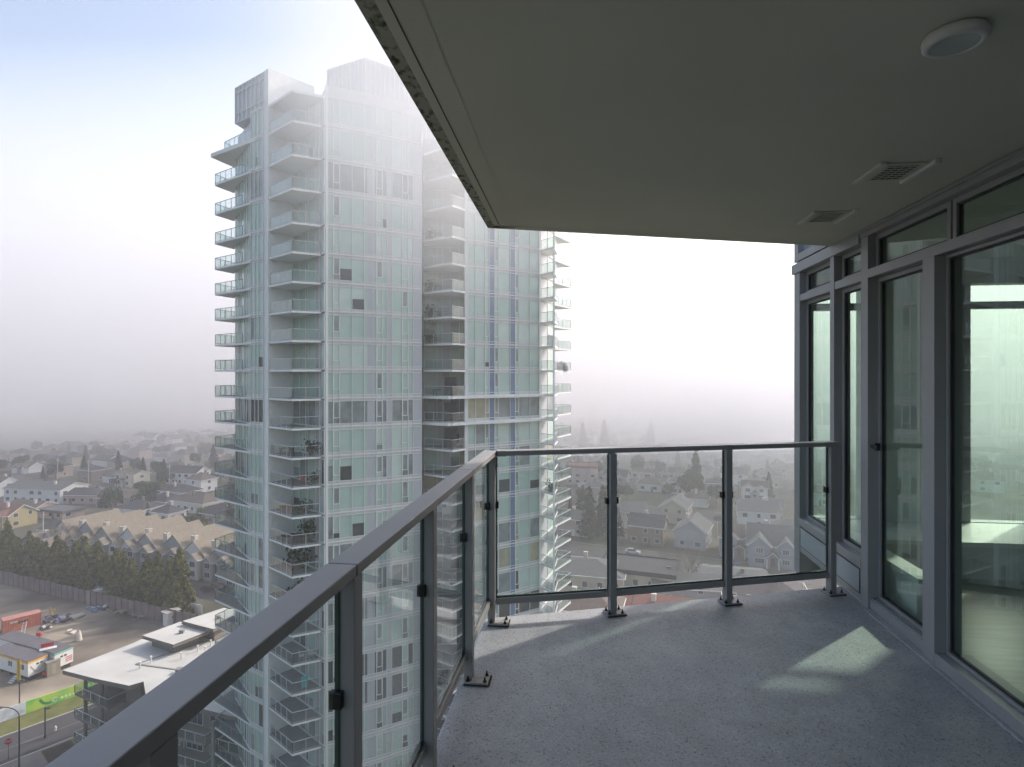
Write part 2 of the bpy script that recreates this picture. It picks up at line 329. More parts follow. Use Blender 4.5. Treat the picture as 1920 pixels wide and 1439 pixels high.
MB().box(WX+.12, X1+.2, YF-.02, YF+.121, .771, CZ+.0).obj('header', [M['drywall']], fw)
MB().box(WX+.12, 3.93, YF+.02, YF+.118, FZ-.2, -1.291).obj('apron', [M['panel']], fw)
for a, b in ((WX+.12,2.25),(2.32,2.44),(3.12,3.22),(3.32,3.83)): MB().box(a, b, YF+.05, YF+.056, -1.29, .77).obj('pane', [M['roomglass']], fw)

# ---- ceiling fittings
cl = empty('ceiling_light', (*BL(*(1.10,1.87)), CAMZ+CZ)); p = BL(1.062,1.865); cl.location = (1.283,1.70,CAMZ+CZ)
tag(cl, 'round white flush light on the balcony ceiling', 'light')
m = MB()
n = 48; prof = [(.060,.0),(.078,-.003),(.082,-.012),(.080,-.030),(.074,-.035),(.062,-.036),(.060,-.033)]
vs = [(r*math.cos(2*math.pi*i/n), r*math.sin(2*math.pi*i/n), z) for r, z in prof for i in range(n)]
m.add(vs, [(k*n+i, k*n+(i+1)%n, (k+1)*n+(i+1)%n, (k+1)*n+i) for k in range(len(prof)-1) for i in range(n)])
m.obj('rim', [M['white_pl']], cl, smooth=True)
m = MB(); m.tube((0,0,-.0335),(0,0,-.030),.0602,n=48); m.obj('lens', [M['lens']], cl)
def vent(x, y, lab, rz=BR):
    v = empty('ceiling_vent', (x,y,CAMZ+CZ), rz); tag(v, lab, 'vent', 'square exhaust vents in the ceiling')
    b = MB(); b.box(-.10,.10,-.12,.12,-.008,-.001); b.obj('frame', [M['ceil']], v, bevel=.002)
    k = MB(); k.box(-.065,.065,-.095,.095,-.0105,-.0085); gp = k.obj('grille', [mat('vent_hole', (.02,.025,.02), .9)], v)
    k = MB()
    for i in range(7): yy = -.095+.031*i-.003; k.box(-.067,.067,yy,yy+.008,-.014,-.0108)
    for i in range(5): xx = -.067+i*.0335; k.box(xx-.0015,xx+.0015,-.097,.097,-.0132,-.0112)
    k.obj('louvre', [M['ceil']], gp)
    fm = mat('flange_paint', (.60,.61,.57), .5); MB().box(.100,.125,-.16,.15,-.022,-.001).obj('side_flange', [fm], v, bevel=.002); MB().box(-.125,-.100,-.14,.15,-.014,-.001).obj('side_flange', [fm], v, bevel=.002)
vent(1.86, 2.86, 'square ceiling vent with wire grille, the nearer one beside the window wall')
vent(1.97, 3.68, 'square ceiling vent with slats, the farther one near the ceiling back edge')
# ================================================================= the glass tower
M.update(
 t_frame=mat('tower_frame_white', (.66,.665,.64), .45),
 t_slab=mat('tower_concrete_white', (.72,.72,.70), .8, .05, 1.5),
 t_span=mat('tower_spandrel_glass', (.52,.52,.505), .3, .06, .8),
 t_blind=mat('tower_window_blind', (.385,.50,.44), .10, .06, .7, spec=.6),
 t_blind2=mat('tower_window_blind_pale', (.47,.56,.505), .10, .06, .9, spec=.6),
 t_dark=mat('tower_window_dark', (.06,.07,.07), .06, .4, .9, spec=.6),
 t_mid=mat('tower_window_grey', (.22,.25,.245), .07, .3, .9, spec=.6),
 t_warm=mat('tower_window_curtain', (.36,.34,.24), .12, .2, .9, spec=.6),
 t_gpan=mat('tower_grey_panel', (.42,.43,.45), .3),
 t_blue=mat('tower_blue_glass', (.13,.19,.30), .15, .08, 2, spec=.6),
 t_door=mat('tower_door_glass', (.19,.26,.23), .08, .5, .6, spec=.6),
 t_rail=mat('tower_rail_metal', (.50,.52,.52), .4),
 t_raild=mat('tower_rail_dark', (.16,.19,.20), .4),
 t_glass=glassmat('tower_balcony_glass', (.86,.90,.885)),
 t_louv=mat('roof_screen', (.42,.44,.45), .6, .12, 3),
 t_deck=mat('balcony_deck', (.20,.21,.23), .8, .1, 1),
)
LV = [CAMZ+.35+2.88*k for k in range(-18, 6)]+[CAMZ+18.05, CAMZ+21.35, CAMZ+24.65, CAMZ+27.75]   # slab tops
tw = empty('apartment_tower', (-12, 72, 0)); tag(tw, 'tall white and glass apartment tower fading into fog beyond the balcony', 'tower')
TO = Vector((-12, 72, 0))
def tp(mb, name, mats, par=None, **k):
    o = mb.obj(name, mats, None, **k); o.parent = par or tw
    if par is None: o.location = -TO
    return o
V2 = lambda a: Vector(a)
# solid body behind the glass
body = [(-25.8,60.95),(-27.5,62.3),(-31.4,67.2),(-32,70),(-28,82),(-10,90),(5.0,85),(5.65,81.2),(5.3,76.2),(3.2,70.6),(-4.8,65.3),(-5.0,68.2),(-10.3,67.7),(-9.85,63.3),(-14.4,60.4),(-18.5,58.7),(-19.05,58.65),(-23.25,62.6),(-25.05,60.7)]
tp(MB().prism(body, .0, CAMZ+27.0), 'core', [M['t_gpan']])
pal = random.Random(11)
WT = ['t_frame','t_blind','t_blind2','t_dark','t_mid','t_warm','t_gpan','t_blue','t_span','t_door']
WM = [M[k] for k in WT]; WI = {k: i for i, k in enumerate(WT)}
def pick(k, r):
    """kind of pane on storey k"""
    a = r.random()
    if k in (-2+18,): return 't_mid' if a < .75 else 't_warm' if a < .9 else 't_dark'
    if k == 5+18+1: return 't_mid' if a < .8 else 't_blind'
    if k < 18-3: return 't_blind' if a < .55 else 't_blind2' if a < .72 else 't_mid' if a < .89 else 't_dark' if a < .95 else 't_warm'
    return 't_blind' if a < .6 else 't_blind2' if a < .965 else 't_mid'
def band(mb, P, Q, z0, z1, d, mi):
    """flat panel on line PQ pushed out by d"""
    P = V2(P); Q = V2(Q); u = (Q-P).normalized(); nn = Vector((u.y, -u.x)); a = P+nn*d; b = Q+nn*d
    mb.quad((a.x,a.y,z0),(b.x,b.y,z0),(b.x,b.y,z1),(a.x,a.y,z1), mi)
def bar(mb, P, Q, z0, z1, d0, d1, mi=0):
    P = V2(P); Q = V2(Q); u = (Q-P).normalized(); nn = Vector((u.y, -u.x))
    q = [P+nn*d0, Q+nn*d0, Q+nn*d1, P+nn*d1]
    mb.prism([(a.x, a.y) for a in q], z0, z1, mi)
def window(P, Q, cuts, k, zs, zt, name='window', spand=.62, seed=0, small=(), skip=()):
    """one storey of glazing between P and Q. cuts: fractions; small: indices with an opening vent; skip: {index: material}"""
    r = random.Random(seed*1000+k*7+3); P = V2(P); Q = V2(Q); L = (Q-P).length; u = (Q-P).normalized()
    fr = MB(); gl = MB(); zb = zs+spand*.55; zh = zt-spand*.45
    # spandrel below and above
    same = pick(k, r)
    for i, (a, b) in enumerate(zip(cuts[:-1], cuts[1:])):
        A = P+(Q-P)*a; B = P+(Q-P)*b
        if isinstance(skip, dict) and i in skip:
            band(gl, A, B, zs, zt, .015, WI[skip[i]])
        else:
            band(fr, A, B, zs, zb, .0, 1); band(fr, A, B, zh, zt, .0, 1)
            t = same if r.random() < (.72 if k < 15 else .9) else pick(k, r)
            if r.random() < (.2 if k < 16 else .04) and t in ('t_blind','t_blind2'):       # blind half drawn
                zz = zb+(zh-zb)*r.uniform(.25,.7); band(gl, A, B, zz, zh, -.03, WI[t]); band(gl, A, B, zb, zz, -.045, WI['t_dark' if r.random() < .6 else 't_mid'])
            else: band(gl, A, B, zb, zh, -.03, WI[t])
            if i in small:
                zz = zb+(zh-zb)*.26
                if i in small and t not in ('t_blind2',): band(gl, A+u*.1, B-u*.1, zz+.07, zh-.09, -.02, WI['t_mid' if r.random() < .5 else t])
                bar(fr, A+u*.03, B-u*.03, zz-.035, zz+.035, -.01, .035)
                for w0 in (A+u*.03, B-u*.09): bar(fr, w0, w0+u*.06, zz, zh-.03, -.01, .03)
                bar(fr, A+u*.03, B-u*.03, zh-.10, zh-.04, -.01, .03)
    for c in cuts:
        A = P+(Q-P)*c
        bar(fr, A-u*.028, A+u*.028, zs, zt, .0, .075)
    for zz in (zb, zh): bar(fr, P, Q, zz-.03, zz+.03, -.005, .05)
    bar(fr, P, Q, zs-.03, zs+.09, -.005, .085)
    f = tp(fr, name, [M['t_frame'], M['t_span']]); gp = tp(gl, 'pane', WM, f); return f
# facade lines
F1a, F1m, F1b = (-18.35,58.45), (-14.0,60.6), (-9.75,63.1)
F2a, F2m, F2b = (-4.92,65.12), (-1.55,67.1), (3.33,70.3)
def frac(P, Q, px):
    """fraction along PQ where the survey line at photo column px crosses"""
    k = (px-960)/1100; dx, dy = Q[0]-P[0], Q[1]-P[1]; return (k*P[1]-P[0])/(dx-k*dy)
def cutlist(P, Q, cols): return [0]+[max(0, min(1, frac(P, Q, c))) for c in cols]+[1]
cA = cutlist(F1a, F1m, [624.6,637,660,683]); cB = cutlist(F1m, F1b, [717,725,734.5,754,765,774])
cC = cutlist(F2a, F2m, [891,909,917,927]); cD = cutlist(F2m, F2b, [956,965.5,972.5,993])
top = len(LV)-1
for k in range(1, top):
    zs, zt = LV[k], LV[k+1]
    window(F1a, F1m, cA, k, zs, zt, seed=1, small=(1,)); window(F1m, F1b, cB, k, zs, zt, seed=2, small=(0,4), skip={2:'t_gpan',6:'t_gpan'})
    if k < top-2: window(F2a, F2m, cC, k, zs, zt, seed=3, small=(2,4), skip={3:'t_blue'}); window(F2m, F2b, cD, k, zs, zt, seed=4, small=(2,), skip={1:'t_blue'})
    # glazing behind the balconies, left wing, right side
    zz = zt-.2
    window((-23.2,62.35), (-18.6,58.25), [0,.22,.42,.5,.74,.86,1], k, zs, zz, 'balcony_glazing', .18, 5)
    if k < top-1: window((-10.15,67.5), (-5.1,68.0), [0,.3,.42,.6,.8,1], k, zs, zz, 'balcony_glazing', .18, 6, skip={2:'t_gpan'})
    window((-27.6,62.05), (-25.75,60.83), [0,.33,.62,1], k, zs, zt, 'side_window', .5, 7)
    if k < top-1: window((-31.5,66.9), (-27.6,62.05), [0,.2,.34,.6,.75,.9,1], k, zs, zz, 'side_window', .22, 8)
    if k < top-2: window((3.36,70.3), (5.42,76.0), [0,.5,1], k, zs, zt, 'balcony_glazing', .25, 9, skip={0:'t_gpan'}); window((5.42,76.0),(5.75,81.0),[0,.5,1],k,zs,zt,'side_window',.25,10)
# corner posts, fin, recess walls
mb = MB(); mb.prism([(-25.72,60.85),(-25.02,60.2),(-24.75,60.5),(-25.45,61.15)], 0, CAMZ+31.3); tp(mb, 'concrete_fin', [M['t_slab']])
mb = MB(); bar(mb, (-25.0,60.28), (-23.2,62.36), 0, LV[-1]-.3, -.35, 0); tp(mb, 'recess_wall', [M['t_slab']])
mb = MB(); bar(mb, (-25.0,60.28), (-21.6,64.1), LV[-1]-.3, CAMZ+31.3, -.3, 0); tp(mb, 'roof_parapet_wall', [M['t_slab']])
mb = MB(); mb.prism([(-18.62,58.32),(-18.5,58.26),(-18.3,58.4),(-18.45,58.75)], 0, CAMZ+28.6); tp(mb, 'corner_column', [M['t_frame']])
mb = MB(); mb.prism([(-5.25,64.95),(-4.92,65.05),(-5.05,65.6),(-5.3,65.5)], 0, CAMZ+21.4); tp(mb, 'corner_column', [M['t_slab']])
mb = MB(); mb.prism([(4.80,68.2),(4.98,68.25),(4.92,68.45),(4.78,68.4)], 0, LV[-4]); tp(mb, 'corner_column', [M['t_slab']])
mb = MB(); mb.prism([(3.26,70.1),(3.5,70.3),(3.4,70.6),(3.2,70.4)], 0, CAMZ+21.4); tp(mb, 'corner_column', [M['t_frame']])
mb = MB(); bar(mb, (-5.1,68.0), (-5.02,65.4), 0, LV[-4], .0, .15); tp(mb, 'recess_wall', [M['t_slab']])
# thick ledges between the third facade on two storeys
for k in (17, 16):
    mb = MB(); z = LV[k]; mb.prism([(-10.1,64.6),(-6.8,62.7),(-4.9,64.3),(-.7,66.55),(3.45,69.75),(3.3,70.5),(-.9,67.5),(-4.9,65.3),(-9.7,66)], z-.26, z+.02); tp(mb, 'ledge', [M['t_slab']])
# roof: parapet glass, roof slab, screens
mb = MB(); bar(mb, F1a, F1m, LV[-1]-.3, CAMZ+28.65, -.2, .06); bar(mb, F1m, F1b, LV[-1]-.3, CAMZ+28.65, -.2, .06); tp(mb, 'parapet', [M['t_span']])
mb = MB(); bar(mb, (-21.7,64.0), (-18.5,58.6), LV[-1]-.1, CAMZ+28.75, -.25, 0); tp(mb, 'parapet', [M['t_slab']])
mb = MB(); bar(mb, F2a, F2m, LV[-4]-.3, LV[-4]+1.0, -.2, .06); bar(mb, F2m, F2b, LV[-4]-.3, LV[-4]+1.0, -.2, .06); tp(mb, 'parapet', [M['t_span']])
def screen(pts, z0, z1, step, name):
    s = MB(); s.prism(pts, z0, z1, 0); o = tp(s, name, [M['t_louv']]); r = MB()
    for i in range(len(pts)):
        P, Q = V2(pts[i]), V2(pts[(i+1)%len(pts)]); L = (Q-P).length; u = (Q-P)/L; nn = Vector((u.y,-u.x))
        for j in range(int(L/step)+1):
            a = P+u*j*step
            r.prism([tuple(a+nn*.01), tuple(a+u*.07+nn*.01), tuple(a+u*.07+nn*.1), tuple(a+nn*.1)], z0, z1+.02, 0)
        for zz in (z0+.1, (z0*2+z1)/3, z1-.3): bar(r, P, Q, zz, zz+.09, .1, .14)
    q = tp(r, 'ribs', [M['t_frame']], o); return o
screen([(-16.6,66.0),(-9.5,71.5),(-14,77),(-21.6,68.6)][::-1][::-1], LV[-1]-.4, CAMZ+35.5, .6, 'mechanical_penthouse')
# louvred box over the left wing and the column under it
zb, zt_ = CAMZ+27.3, CAMZ+31.3
mb = MB(); mb.prism([(-25.6,60.95),(-30.3,64.45),(-29.3,69.5),(-22,66.5)], zb, zt_-.02, 0); lb = tp(mb, 'louvred_box', [mat('screen_glass', (.50,.53,.56), .25, .08, .6)])
mb = MB(); P, Q = V2((-30.3,64.4)), V2((-25.65,60.9)); n_ = 7
for i in range(n_+1): A = P+(Q-P)*i/n_; u = (Q-P).normalized(); bar(mb, A-u*.05, A+u*.05, zb, zt_, .0, .12)
for zz in (zb, zb+1.0, zt_-.75, zt_-.12): bar(mb, P, Q, zz, zz+.1, .0, .1)

tp(mb, 'louvre_frame', [M['t_rail']], lb)
mb = MB(); mb.tube((-29.6,65.5,LV[-2]),(-29.6,65.5,zb),.28,n=14); mb.prism([(-27.8,62.6),(-26.2,61.6),(-25.5,64),(-27.5,66)], LV[-2], zb+.1); tp(mb, 'roof_column', [M['t_slab']])
# balconies
def balcony(name, poly, edge_pts, k, thick=.2, dark=False, posts=1.25, glass=True, rail_h=1.08, extra=0):
    z = LV[k]+extra; s = MB(); s.prism(poly, z-thick, z, 0, 1 if k < 19 else 0); b = tp(s, name, [M['t_slab'], M['t_deck']])
    r = MB(); gm = MB(); ins = .07
    c = V2((sum(p[0] for p in poly)/len(poly), sum(p[1] for p in poly)/len(poly)))
    pts = [V2(p)+(c-V2(p)).normalized()*ins for p in edge_pts]
    for P, Q in zip(pts[:-1], pts[1:]):
        L = (Q-P).length; nseg = max(1, round(L/posts)); u = (Q-P)/L
        for i in range(nseg+1):
            a = P+(Q-P)*i/nseg; r.box(a.x-.022, a.x+.022, a.y-.022, a.y+.022, z, z+rail_h)
        r.beam(P, Q, .06, 0, z=(z+rail_h, z+rail_h+.05)); r.beam(P, Q, .03, 0, z=(z+.08, z+.11))
        gm.beam(P+u*.03, Q-u*.03, .012, 0, z=(z+.12, z+rail_h-.01))
    ra = tp(r, 'railing', [M['t_raild' if dark else 't_rail']], b)
    if glass: tp(gm, 'glass_panel', [M['t_glass']], ra)
    return b
for k in range(1, top):
    balcony('balcony', [(-24.95,60.2),(-21.4,57.1),(-19.06,58.3),(-19.0,58.45),(-23.2,62.4)], [(-24.85,60.2),(-21.4,57.1),(-19.1,58.3)], k)
    if k < top-1: balcony('balcony', [(-9.85,65.3),(-6.4,62.9),(-5.2,64.5),(-5.15,68.0),(-10.1,67.5)], [(-9.8,65.3),(-6.4,62.9),(-5.25,64.4)], k)
    if k < top-1: balcony('balcony', [(-27.6,61.95),(-33.6,66.3),(-32.7,69.0),(-31.5,67.3),(-27.6,62.1)], [(-28.9,62.95),(-33.6,66.3),(-32.7,69.0),(-31.6,67.8)], k, dark=True)
    if k < top-2:
        balcony('balcony', [(3.4,70.2),(4.9,68.25),(5.6,72),(4.2,73.2)], [(3.45,70.1),(4.9,68.25),(5.6,72.0)], k)
        balcony('balcony', [(5.39,75.8),(8.1,80.5),(5.77,81.3)], [(5.45,75.9),(8.1,80.5),(5.8,81.3)], k)
mb = MB(); mb.prism([(-24.95,60.2),(-21.3,56.95),(-18.6,58.3),(-19.0,58.45),(-23.2,62.4)], LV[-1]-.45, LV[-1]-.2); tp(mb, 'roof_slab', [M['t_slab']])
mb = MB(); mb.prism([(-9.85,65.3),(-6.3,62.8),(-5.0,64.5),(-5.15,68.0),(-10.1,67.5)], LV[-2]-.45, LV[-2]-.2); tp(mb, 'roof_slab', [M['t_slab']])
mb = MB(); mb.prism([(-26.9,61.5),(-34.0,66.2),(-32.9,69.6),(-31.5,67.3),(-27.6,62.1)], LV[-2]-.3, LV[-2]+.12); lt = tp(mb, 'roof_slab', [M['t_slab']])
balcony('terrace', [(-27.4,61.9),(-32.6,65.9),(-31.6,69.0),(-28,66)], [(-27.7,62.2),(-32.3,65.8),(-31.6,69.0)], top-1, thick=.05, dark=False, extra=.14)
# ================================================================= the ground, lot, streets
GA = Vector((.92,-.39)).normalized(); GB = Vector((.39,.92)).normalized(); GO = Vector((-70,127)); GR = math.atan2(GA.y, GA.x)
def N(u, v): p = GO+GA*u+GB*v; return (p.x, p.y)
def px_of(x, y, z=0): return 960+1100*x/y, 700+1100*(CAMZ-z)/y
M.update(
 ground=mat('ground_grass', (.035,.045,.02), .95, 0, .06, col2=(.10,.09,.06), thr=(.35,.62), detail=10),
 lot=mat('lot_surface', (.085,.07,.058), .95, 0, .07, .3, 3, col2=(.33,.275,.205), thr=(.35,.66), detail=9),  # brighter noise tone also paints in the lot's warm sunlit areas
 road=mat('road_asphalt', (.05,.048,.05), .9, .2, .25, .2, 8), side=mat('pavement_concrete', (.13,.12,.112), .9, .12, .5),
 kerb=mat('kerb_concrete', (.36,.34,.31), .9, .1, 1), grass=mat('verge_grass', (.07,.085,.02), .95, 0, .5, .5, 6, col2=(.15,.14,.04), thr=(.3,.7)),
 soil=mat('dark_soil', (.03,.025,.02), .95, .3, 3), white=mat('white_paint', (.62,.61,.59), .6, .05, 1), steel=mat('dark_steel', (.03,.03,.035), .5),
 roofm=mat('roof_membrane_pale', (.46,.45,.42), .8, .10, .25, detail=8), conc=mat('grey_concrete', (.24,.225,.20), .85, .12, .6), glz=mat('dark_window', (.035,.045,.055), .1),
 conc_d=mat('brown_concrete', (.17,.15,.13), .85, .12, .6),
 yellow=mat('yellow_paint', (.55,.36,.02), .6), orange=mat('orange_fascia', (.62,.30,.03), .6, .2, 3), red=mat('red_plastic', (.42,.03,.04), .5), teal=mat('teal_fascia', (.20,.42,.34), .6),
 contr=mat('container_red', (.40,.125,.075), .7, .22, .9), roofdk=mat('trailer_roof', (.095,.09,.10), .8, .15, .6), box=mat('beige_steel', (.26,.23,.18), .7, .1, 1), pinkish=mat('fence_panels', (.17,.13,.125), .9, .25, .5),
 debris_a=mat('rubble_mix', (.03,.02,.02), .9, 0, 1.5, col2=(.45,.42,.42), thr=(.45,.6)), wood=mat('scrap_wood', (.28,.17,.07), .9, .2, 2), tarp=mat('blue_tarp', (.10,.2,.3), .7), bark=mat('tree_bark', (.10,.08,.065), .95, .3, 4),
 chim=mat('chimney_beige', (.55,.49,.43), .8),
)
o = MB().box(-1490,1490,-190,2290,-1,0).obj('ground',[M['ground']]); tag(o, kind='structure')
# construction lot
lotp = [N(-190,-5),N(26,-5),N(20,-24),(-30,99),(-50,101),(-52,112),(-55,108),g(250,1262),g(120,1312),g(0,1354),(-125,45),(-215,60)]
o = MB().prism(lotp, 0, .02).obj('lot', [M['lot']]); tag(o, kind='structure')
# street beside the lot: axis through the hoarding base
h0, h1 = Vector(g(0,1356)), Vector(g(141,1307)); hd = (h1-h0).normalized(); hn = Vector((hd.y,-hd.x))   # hn points towards the camera side
def S(t, d): p = h0+hd*t+hn*d; return (p.x, p.y)
def strip(name, t0, t1, d0, d1, z, m, z0=0):
    o = MB().prism([S(t0,d0),S(t1,d0),S(t1,d1),S(t0,d1)], z0, z).obj(name, [M[m]]); tag(o, kind='structure'); return o
strip('grass_verge', -60, 30, .25, 4.6, .10, 'grass'); strip('kerb', -60, 30, 4.6, 4.8, .14, 'kerb')
strip('road', -60, 34, 4.8, 12.6, .03, 'road'); strip('kerb', -8, 34, 12.6, 12.8, .15, 'kerb'); strip('pavement', -8, 34, 12.8, 30, .14, 'side'); strip('road', -60, -9, 12.6, 40, .031, 'road')
strip('grass_patch', 2.2, 26, 13.2, 16.4, .16, 'grass', .1); strip('planting_bed', 2.3, 5.6, 13.3, 16.9, .18, 'soil', .1); strip('planting_bed', -1, 8, 20.5, 24, .2, 'soil', .1)
o = MB().prism([S(-8.2,14.8),S(-8,14.8),S(-8,40),S(-8.2,40)], 0, .15).obj('kerb', [M['kerb']]); tag(o, kind='structure')
mk = MB(); 
for k in range(4): mk.prism([S(-9.4-k*1.5,16.5),S(-10.3-k*1.5,16.5),S(-10.3-k*1.5,16.9),S(-9.4-k*1.5,16.9)], .032, .036)
o = mk.obj('crossing_marks', [M['white']]); tag(o, kind='structure')
o = MB().prism([S(-60,8.6),S(34,8.6),S(34,8.75),S(-60,8.75)], .031, .035).obj('lane_line', [mat('worn_line', (.16,.155,.15), .9)]); tag(o, kind='structure')
def strokes(par, a0, a1, z0, z1, rows, per, m, off, ax):
    """rows of blurred lettering too small to read in the photo"""
    rr = random.Random(9); b = MB(); hh = (z1-z0)/rows
    for r_ in range(rows):
        zz = z0+r_*hh
        for i in range(per):
            s0 = a0+(a1-a0)*i/per; s1 = s0+(a1-a0)/per*rr.uniform(.6,.85); zt = zz+hh*rr.uniform(.55,.75)
            if ax == 'x': b.box(s0,s1,off-.004,off,zz,zt)
            else: b.box(off,off+.004,s0,s1,zz,zt)
    return b.obj('lettering', [m], par)
# painted hoarding
hb = empty('site_hoarding', (*S(0,0), 0), math.atan2(hd.y, hd.x)); tag(hb, 'long low site hoarding, white at the left and bright green at the right', 'hoarding')
seg = [(-40,-6.2,'white'),(-6.2,-2.4,'white'),(-2.2,3.0,'hw2'),(3.0,14.2,'green'),(14.2,21,'hgreen2')]
gm_ = mat('hoarding_green', (.12,.5,.10), .6, 0, .35, col2=(.45,.62,.10), thr=(.40,.62)); gm2 = mat('hoarding_lime', (.35,.55,.12), .6, 0, .5, col2=(.7,.72,.55), thr=(.4,.6)); hw2 = mat('hoarding_print', (.62,.64,.68), .6, 0, .9, col2=(.40,.45,.50), thr=(.45,.62))
MM = {'white': M['white'], 'green': gm_, 'hgreen2': gm2, 'hw2': hw2}
for a, b, c in seg: MB().box(a, b, -.05, .05, .05, 1.9).obj('panel', [MM[c]], hb)
pm = MB()
for k in range(-16, 9): pm.box(k*2.44-.04, k*2.44+.04, .05, .12, 0, 1.9)
pm.obj('posts', [M['conc']], hb)
def text(s, size, loc, rot, m, par, name='lettering', ext=.01):
    cu = bpy.data.curves.new(name, 'FONT'); cu.body = s; cu.size = size; cu.extrude = ext; cu.align_x = 'CENTER'; cu.align_y = 'CENTER'
    t_ = bpy.data.objects.new(name, cu); C.objects.link(t_); cu.materials.append(m); bpy.context.view_layer.update(); me = bpy.data.meshes.new_from_object(t_); bpy.data.objects.remove(t_)
    o = bpy.data.objects.new(name, me); C.objects.link(o); o.location = loc; o.rotation_euler = rot; o.parent = par; return o
lp = MB()
for i in range(28):    # swirl of the letter on the green board and pale arcs
    a0 = math.pi*.25+i*.17; a1 = a0+.17
    if i < 26: lp.box(0,0,0,0,0,0)
lp = MB()
def arc(mb, cx, cz, r0, r1, a0, a1, n=14, y=-.065):
    for i in range(n):
        t0 = a0+(a1-a0)*i/n; t1 = a0+(a1-a0)*(i+1)/n
        mb.quad((cx+r0*math.cos(t0),y,cz+r0*math.sin(t0)),(cx+r0*math.cos(t1),y,cz+r0*math.sin(t1)),(cx+r1*math.cos(t1),y,cz+r1*math.sin(t1)),(cx+r1*math.cos(t0),y,cz+r1*math.sin(t0)))
arc(lp, 6.6, .75, .22, .38, .7, 5.5); arc(lp, 12.6, 1.15, .35, .5, -.5, 3.0)
lp.obj('emblem', [M['white']], hb)
strokes(hb, 7.3, 12.0, .5, 1.05, 1, 9, mat('pale_lettering', (.75,.78,.5), .6), -.055, 'x'); strokes(hb, 10.2, 14.0, 1.1, 1.5, 1, 6, M['white'], -.055, 'x')
sw = MB(); arc(sw, 5.9, 1.7, 1.0, 1.35, 3.3, 4.9); sw.obj('leaf_mark', [mat('deep_green_print', (.04,.28,.06), .6)], hb)
bl = MB(); bl.add([(-8.5,-.056,1.6),(-8.5,-.056,1.45),(-4.2,-.056,.35),(-4.2,-.056,.5)],[(0,1,2,3)]); bl.obj('blue_stripe', [mat('blue_print', (.15,.22,.5), .6)], hb)
# corrugated panel fence in front of the conifers
fe = empty('panel_fence', (*N(0,-5.5),0), GR); tag(fe, 'long dark pinkish panel fence at the foot of the conifer row', 'fence')
f1 = MB(); f2 = MB()
for k in range(78):
    x = -150+k*2.1; f1.box(x+.05, x+2.05, -.04, .04, .1, 3.2+.12*math.sin(k*1.7)); f2.box(x-.08, x+.05, -.10, .08, 0, 3.35)
f1.obj('panel', [M['pinkish']], fe); f2.obj('post', [M['steel']], fe)
fe = empty('white_fence', (*g(340,1150),0), GR); tag(fe, 'short weathered white board fence at the right end of the conifer row', 'fence')
f1 = MB()
for k in range(14): f1.box(k*.45,k*.45+.43,-.03,.03,.1,2.7)
f1.obj('board', [M['white']], fe)
# ------------------------------------------------ container, trailers, sheds
def container():
    p0, p1 = Vector(g(5.5,1190)), Vector(g(67,1174.5)); d = (p1-p0).normalized(); c = empty('shipping_container', (p0.x,p0.y,.02), math.atan2(d.y,d.x))
    tag(c, 'rust red corrugated shipping container at the left edge of the lot', 'container'); L, W_, H = 6.06, 2.44, 2.6
    m = MB()
    for (y, sg) in ((0,-1),(W_,1)):
        n_ = 22; xs_ = []
        for i in range(n_):
            x = .12+i*(L-.24)/n_; s_ = (L-.24)/n_
            xs_ += [(x,0),(x+s_*.3,0),(x+s_*.45,1),(x+s_*.85,1)]
        xs_.append((L-.12,0))
        for (xa, da), (xb, db) in zip(xs_[:-1], xs_[1:]):
            m.quad((xa,y-sg*da*.045,.15),(xb,y-sg*db*.045,.15),(xb,y-sg*db*.045,H-.08),(xa,y-sg*da*.045,H-.08))
    m.box(0,.05,.1,W_-.1,.1,H-.05); m.box(L-.05,L,.1,W_-.1,.1,H-.05); m.obj('body', [M['contr']], c)
    m = MB(); m.box(0,L,-.01,W_+.01,H-.08,H); 
    for k in range(18): m.box(.2+k*.32,.36+k*.32,.15,W_-.15,H,H+.025)
    m.obj('roof', [mat('container_roof', (.44,.20,.16), .7, .15, 1)], c)
    m = MB()
    for x in (0,L-.14):
        for y in (-.012,W_-.13): m.box(x,x+.14,y,y+.142,0,H+.01)
    m.box(.14,L-.14,-.012,.08,0,.15); m.box(.14,L-.14,W_-.08,W_+.012,0,.15); m.obj('frame', [M['contr']], c)
    strokes(c, 1.1, 2.3, 1.75, 2.15, 1, 5, M['white'], -.052, 'x')
container()
def trailer(p0, d, L, W_, H, z0, fascia, lab, wins, name='site_trailer'):
    c = empty(name, (p0[0],p0[1],.02), math.atan2(d.y,d.x)); tag(c, lab, 'trailer', 'white site office trailers in the lot')
    MB().box(0,L,0,W_,z0,H).obj('body', [M['white']], c)
    f = MB(); f.box(-.03,L+.03,-.03,.0,H-.36,H); f.box(-.03,L+.03,W_,W_+.03,H-.36,H); f.box(-.03,0,0,W_,H-.36,H); f.box(L,L+.03,0,W_,H-.36,H); f.obj('fascia', [M[fascia]], c)
    MB().box(-.05,L+.05,-.05,W_+.05,H+.002,H+.09).obj('roof', [M['roofdk']], c)
    for (x, y, w_, ax) in wins:
        b = MB()
        for q in (0,1):
            if ax == 'x': b.box(x+q*(w_*.55), x+q*(w_*.55)+w_*.4, -.02, .02, z0+1.0, z0+1.85)
            else: b.box(L-.02, L+.02, y+q*(w_*.55), y+q*(w_*.55)+w_*.4, z0+1.55, z0+1.85)
        b.obj('window', [M['glz']], c)
    s_ = MB(); s_.box(.2,L-.2,.2,W_-.2,z0-.25,z0-.002)
    for k in range(5): s_.box(.4+k*(L-.8)/4-.15,.4+k*(L-.8)/4+.15,.3,W_-.3,0,z0-.25)
    s_.obj('undercarriage', [M['steel']], c); return c
